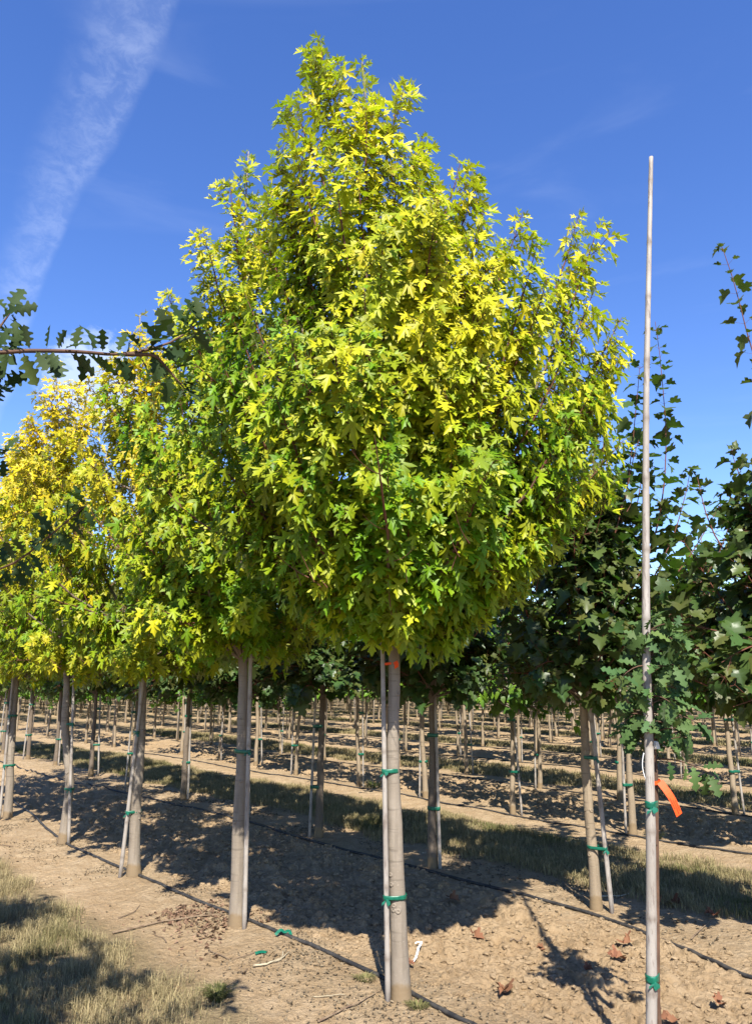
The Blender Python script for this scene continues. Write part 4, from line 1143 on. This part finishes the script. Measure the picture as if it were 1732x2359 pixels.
scatter_clods('loose clods of tilled soil between the first two tree rows', 'soil_clods', 3.15, 4.95, -3.5, 10, 26000, .004, .028, 5)
scatter_clods('loose clods of tilled soil behind the first grass strip', 'soil_clods', 8.1, 9.8, -6, 18, 9000, .010, .04, 6)
scatter_clods('crumbs of dry earth along the front tree row', 'soil_clods', 2.1, 3.3, -2, 9, 6000, .003, .011, 7)

def litter(label, mat, name, count, nmid, spread, s0, s1, size, seed, tmpl=OVAL_LO):
    rng = np.random.default_rng(seed)
    n = rng.normal(nmid, spread, count); s = rng.uniform(s0, s1, count)
    x = ROW_N[0] * n + ROW_A[0] * s; y = ROW_N[1] * n + ROW_A[1] * s
    ok = rng.random(count) < sstep(.40, .75, vnoise(x * 2.6, y * 2.6, seed)); x, y = x[ok], y[ok]; k = len(x)
    g = Geo(); a = rng.uniform(0, 6.28, k)
    d = unit(np.column_stack([np.cos(a), np.sin(a), rng.normal(0, .25, k)]))
    nn = unit(np.column_stack([rng.normal(0, .5, k), rng.normal(0, .5, k), np.ones(k)]))
    place_leaves(g, tmpl, np.column_stack([x, y, ground_h(x, y) + .006]), d, nn, size * rng.uniform(.4, 1.3, k), rng, rng.normal(.5, .3, k), curl=.4, fold=.8)
    return tag(g.obj(name, mat), label, 'leaf litter', None, 'stuff')
M_CHAFF = leaf_mat("grey_chaff", (0.17, 0.13, 0.085), (0.34, 0.265, 0.17), (0.3, 0.25, 0.18), 0.05, (1, 1, 1), rough=.9, spec=.1)
M_CHAFF2 = leaf_mat('brown_litter', (0.20, 0.115, 0.075), (0.37, 0.25, 0.16), (0.28, 0.19, 0.13), 0.05, (1, 1, 1), rough=.9, spec=.1)
litter('grey brown chaff and weed remains along the front tree row', M_CHAFF, 'dry_litter', 14000, 2.85, .26, -2, 10, .016, 8)
litter('brown dead leaves drifted against the second trunk', M_CHAFF2, 'leaf_litter', 1900, 2.84, .15, 4.45, 5.6, .027, 9)
litter('dry litter along the second tree row', M_CHAFF, 'dry_litter', 6000, 5.3, .3, -3, 14, .028, 10)

# single fallen leaves
MAPLE_DEAD = fan_leaf([(.10, -.07), (.34, -.10), (.40, .07), (.37, .16), (.56, .20), (.62, .46), (.42, .48), (.27, .50), (.34, .66), (.34, .76), (.16, .80)], .32, 0.15)
rl = np.random.default_rng(120)
dead = [((.64, 5.54), .075, 'curled red brown fallen leaf beside the edge of the maple shadow'), ((.56, 6.30), .085, 'rust red fallen leaf in the shade edge near the second hose'),
        ((1.55, 5.23), .10, 'largest rust brown fallen leaf left of the tall pole'), ((1.41, 4.99), .085, 'crumpled red leaf below the larger one left of the tall pole'),
        ((1.20, 4.81), .055, 'small red leaf scrap on the bare soil'), ((.68, 4.48), .085, 'dry yellow brown leaf nearest the bottom edge'),
        ((2.21, 6.18), .11, 'big orange brown fallen leaf beyond the second hose at right'), ((2.08, 6.15), .08, 'dark curled leaf beside the big orange brown one'),
        ((2.35, 5.85), .08, 'brown curled leaf nearest the right edge'), ((1.02, 5.27), .05, 'tiny brown leaf in the middle of the bare soil'),
        ((1.42, 4.15), .07, 'brown leaf lying behind the foot of the tall pole'), ((.20, 4.95), .05, 'pale dry leaf right of the nearest trunk'), ((1.75, 4.35), .07, 'dark crumpled leaf right of the tall pole')]
for (x, y), sz, lb in dead:
    g = Geo(); k = 1; a = rl.uniform(0, 6.28)
    for rep in range(2):
        place_leaves(g, MAPLE_DEAD, np.array([[x + rl.normal(0, .01), y + rl.normal(0, .01), gh(x, y) + .018 + .012 * rep]]) , unit(np.array([[math.cos(a), math.sin(a), .25]])), unit(np.array([[rl.normal(0, .5), -.5, 1]])),
                     np.array([sz * (1 - .35 * rep)]), rl, np.array([rl.uniform(.0, .6)]), curl=.55, fold=1.3); a += 2.2
    g.tube([[x, y, gh(x, y) + .018], [x - .04 * math.cos(a), y - .04 * math.sin(a), gh(x, y) + .03]], .0012, 4)
    g.A['tone'][-1:] = g.A['tone'][-1:]
    nv = g.n - sum(len(v) for v in g.A['tone'])
    g.A['tone'].append(np.full(nv, .2)); g.A['rnd'].append(np.full(nv, .5))
    tag(g.obj('fallen_leaf', M_DEAD), lb, 'leaf', 'fallen leaves on the soil')

# sticks on the ground
def stick(label, pts, r, mat, name='stick'):
    pts = np.array(pts, float); t = np.linspace(0, 1, len(pts)); u = np.linspace(0, 1, 14)
    x = np.interp(u, t, pts[:, 0]); y = np.interp(u, t, pts[:, 1])
    z = ground_h(x, y) + r + .004 + np.interp(u, t, pts[:, 2]) if pts.shape[1] > 2 else ground_h(x, y) + r + .004
    z = np.maximum(z, np.convolve(np.pad(z, 2, 'edge'), np.ones(5) / 5, 'valid'))
    g = Geo(); g.tube(np.column_stack([x, y, z]), np.linspace(r, r * .45, 14), 6)
    return tag(g.obj(name, mat), label, 'stick', 'sticks lying on the ground')
stick('long brown twig pointing at the foot of the second trunk', [(-1.72, 5.50), (-1.45, 5.72), (-1.05, 5.82)], .008, M_STICK)
stick('pale peeled twig bent in a hook on the soil', [(-.70, 4.86), (-.62, 4.86), (-.55, 4.98), (-.56, 5.10)], .007, M_STRAWSTICK)
stick('second leg of the pale peeled twig', [(-.62, 4.87), (-.56, 4.95), (-.52, 5.08)], .005, M_STRAWSTICK)
stick('dark twig slanting up to the nearest stake', [(-.28, 4.16), (-.1, 4.32), (.03, 4.46)], .006, M_STICK)
stick('thin pale straw below the hose', [(-.33, 4.42), (-.16, 4.44)], .003, M_STRAWSTICK)
stick('thin grey twig left of the green tape scrap', [(-1.02, 5.15), (-.85, 4.98), (-.72, 5.08)], .004, M_STICK)
stick('twig across the soil right of the tall pole', [(2.0, 5.35), (2.3, 5.75)], .005, M_STICK)
stick('short white stick at the edge of the shaded grass', [(1.72, 6.42), (1.98, 6.52)], .008, M_STRAWSTICK)
stick('short twig lying near the leaf shadow', [(.85, 5.35), (.98, 5.5)], .006, M_STICK)
for k_ in range(9):
    s = rl.uniform(.5, 9); n = rl.uniform(2.3, 3.0) if k_ < 5 else rl.uniform(5.2, 5.6); p = rowpt(n, s); a = rl.uniform(0, 3.14); ln = rl.uniform(.12, .3)
    stick('thin dry twig among the litter at the foot of the rows', [p, p + .5 * ln * np.array([math.cos(a), math.sin(a)]), p + ln * np.array([math.cos(a + .3), math.sin(a + .3)])], .004, M_STICK)
for x, y, h_, lb in [(-.74, 4.78, .06, 'dead curled weed standing on the bare soil left of the hose'),]:
    g = Geo()
    for k_ in range(7):
        a = rl.uniform(0, 6.28); b = np.array([x, y, gh(x, y)]); e_ = b + [math.cos(a) * .05, math.sin(a) * .04, rl.uniform(.01, .05)]
        g.tube(bez(b, (b + e_) / 2 + [0, 0, .02], e_, 5), np.linspace(.004, .001, 5), 4)
    tag(g.obj('dead_weed', M_STICK), lb, 'weed')

# scraps
def scrap(name, label, mat, pts, w, cat='scrap', th=.0007):
    pts = np.array(pts, float); t = np.linspace(0, 1, len(pts)); u = np.linspace(0, 1, 14)
    P = np.stack([np.interp(u, t, pts[:, i]) for i in range(3)], 1); P[1:-1] = (P[:-2] + 2 * P[1:-1] + P[2:]) / 4
    P[:, 2] += [gh(p[0], p[1]) for p in P]
    T = unit(np.gradient(P, axis=0)); W = unit(np.cross(T, np.array([0.2, -.5, .8]))) * w
    o = ribbon(name, mat, P, W, th); return tag(o, label, cat)
scrap('plastic_strip', 'white curved plastic strip on the soil right of the nearest trunk', M_WHITE, [(.215, 5.0, .01), (.25, 5.10, .03), (.285, 5.20, .035), (.27, 5.27, .03), (.245, 5.28, .02)], .006)
scrap('tape_scrap', 'crumpled green tape scrap on the ground beside the front hose', M_TAPE, [(-.64, 5.36, .012), (-.61, 5.39, .045), (-.585, 5.38, .018), (-.555, 5.40, .030), (-.54, 5.36, .010)], .010)
scrap('tape_scrap', 'small flat green tape scrap near the pale peeled twig', M_TAPE, [(-.72, 5.05, .012), (-.68, 5.07, .014), (-.655, 5.06, .012)], .009)

# green tufts
def tuft(label, x, y, r_, h_, count, seed, tone_):
    rng = np.random.default_rng(seed); a = rng.uniform(0, 6.28, count); q_ = r_ * np.sqrt(rng.random(count)) * .35
    bx, by = x + q_ * np.cos(a), y + q_ * np.sin(a); D = np.column_stack([np.cos(a), np.sin(a), 0 * a]); h = h_ * rng.uniform(.6, 1.2, count)[:, None]; lean = rng.uniform(.3, 1.1, count)[:, None]
    B = np.column_stack([bx, by, ground_h(bx, by) - .004]); W = np.column_stack([-np.sin(a), np.cos(a), 0 * a]) * .0022
    m_ = B + D * h * lean * .5 + UP * h * .7; t_ = B + D * h * lean * 1.3 + UP * h * .75
    V = np.stack([B - W, B + W, m_ - W, m_ + W, t_], 1).reshape(-1, 3); f = np.array([[0, 1, 3], [0, 3, 2], [2, 3, 4]]); F = (np.arange(count)[:, None, None] * 5 + f[None]).reshape(-1, 3)
    o = mesh_obj('grass_tuft', V, F, M_GRASS, None, {"tone": np.full(count * 5, tone_), "rnd": np.repeat(rng.random(count), 5)}, smooth=False)
    return tag(o, label, 'tuft', 'green tufts on the soil')
tuft('lone green grass tuft at the bottom left centre', -.82, 4.42, .10, .07, 260, 1, .85)
tuft('sparse green weeds at the foot of the nearest trunk', .21, 4.30, .14, .03, 160, 2, .7)
tuft('faint weeds beside the hose left of the nearest stake', -.06, 4.66, .16, .03, 150, 3, .6)
tuft('small green weeds under the third row sapling', -.05, 12.45, .3, .12, 120, 4, .95)
tuft('green weed beyond the tall pole at the third row', 2.95, 8.7, .2, .09, 120, 5, .9)
print('objects', len(bpy.data.objects), 'tris', sum(len(m.polygons) for m in bpy.data.meshes))
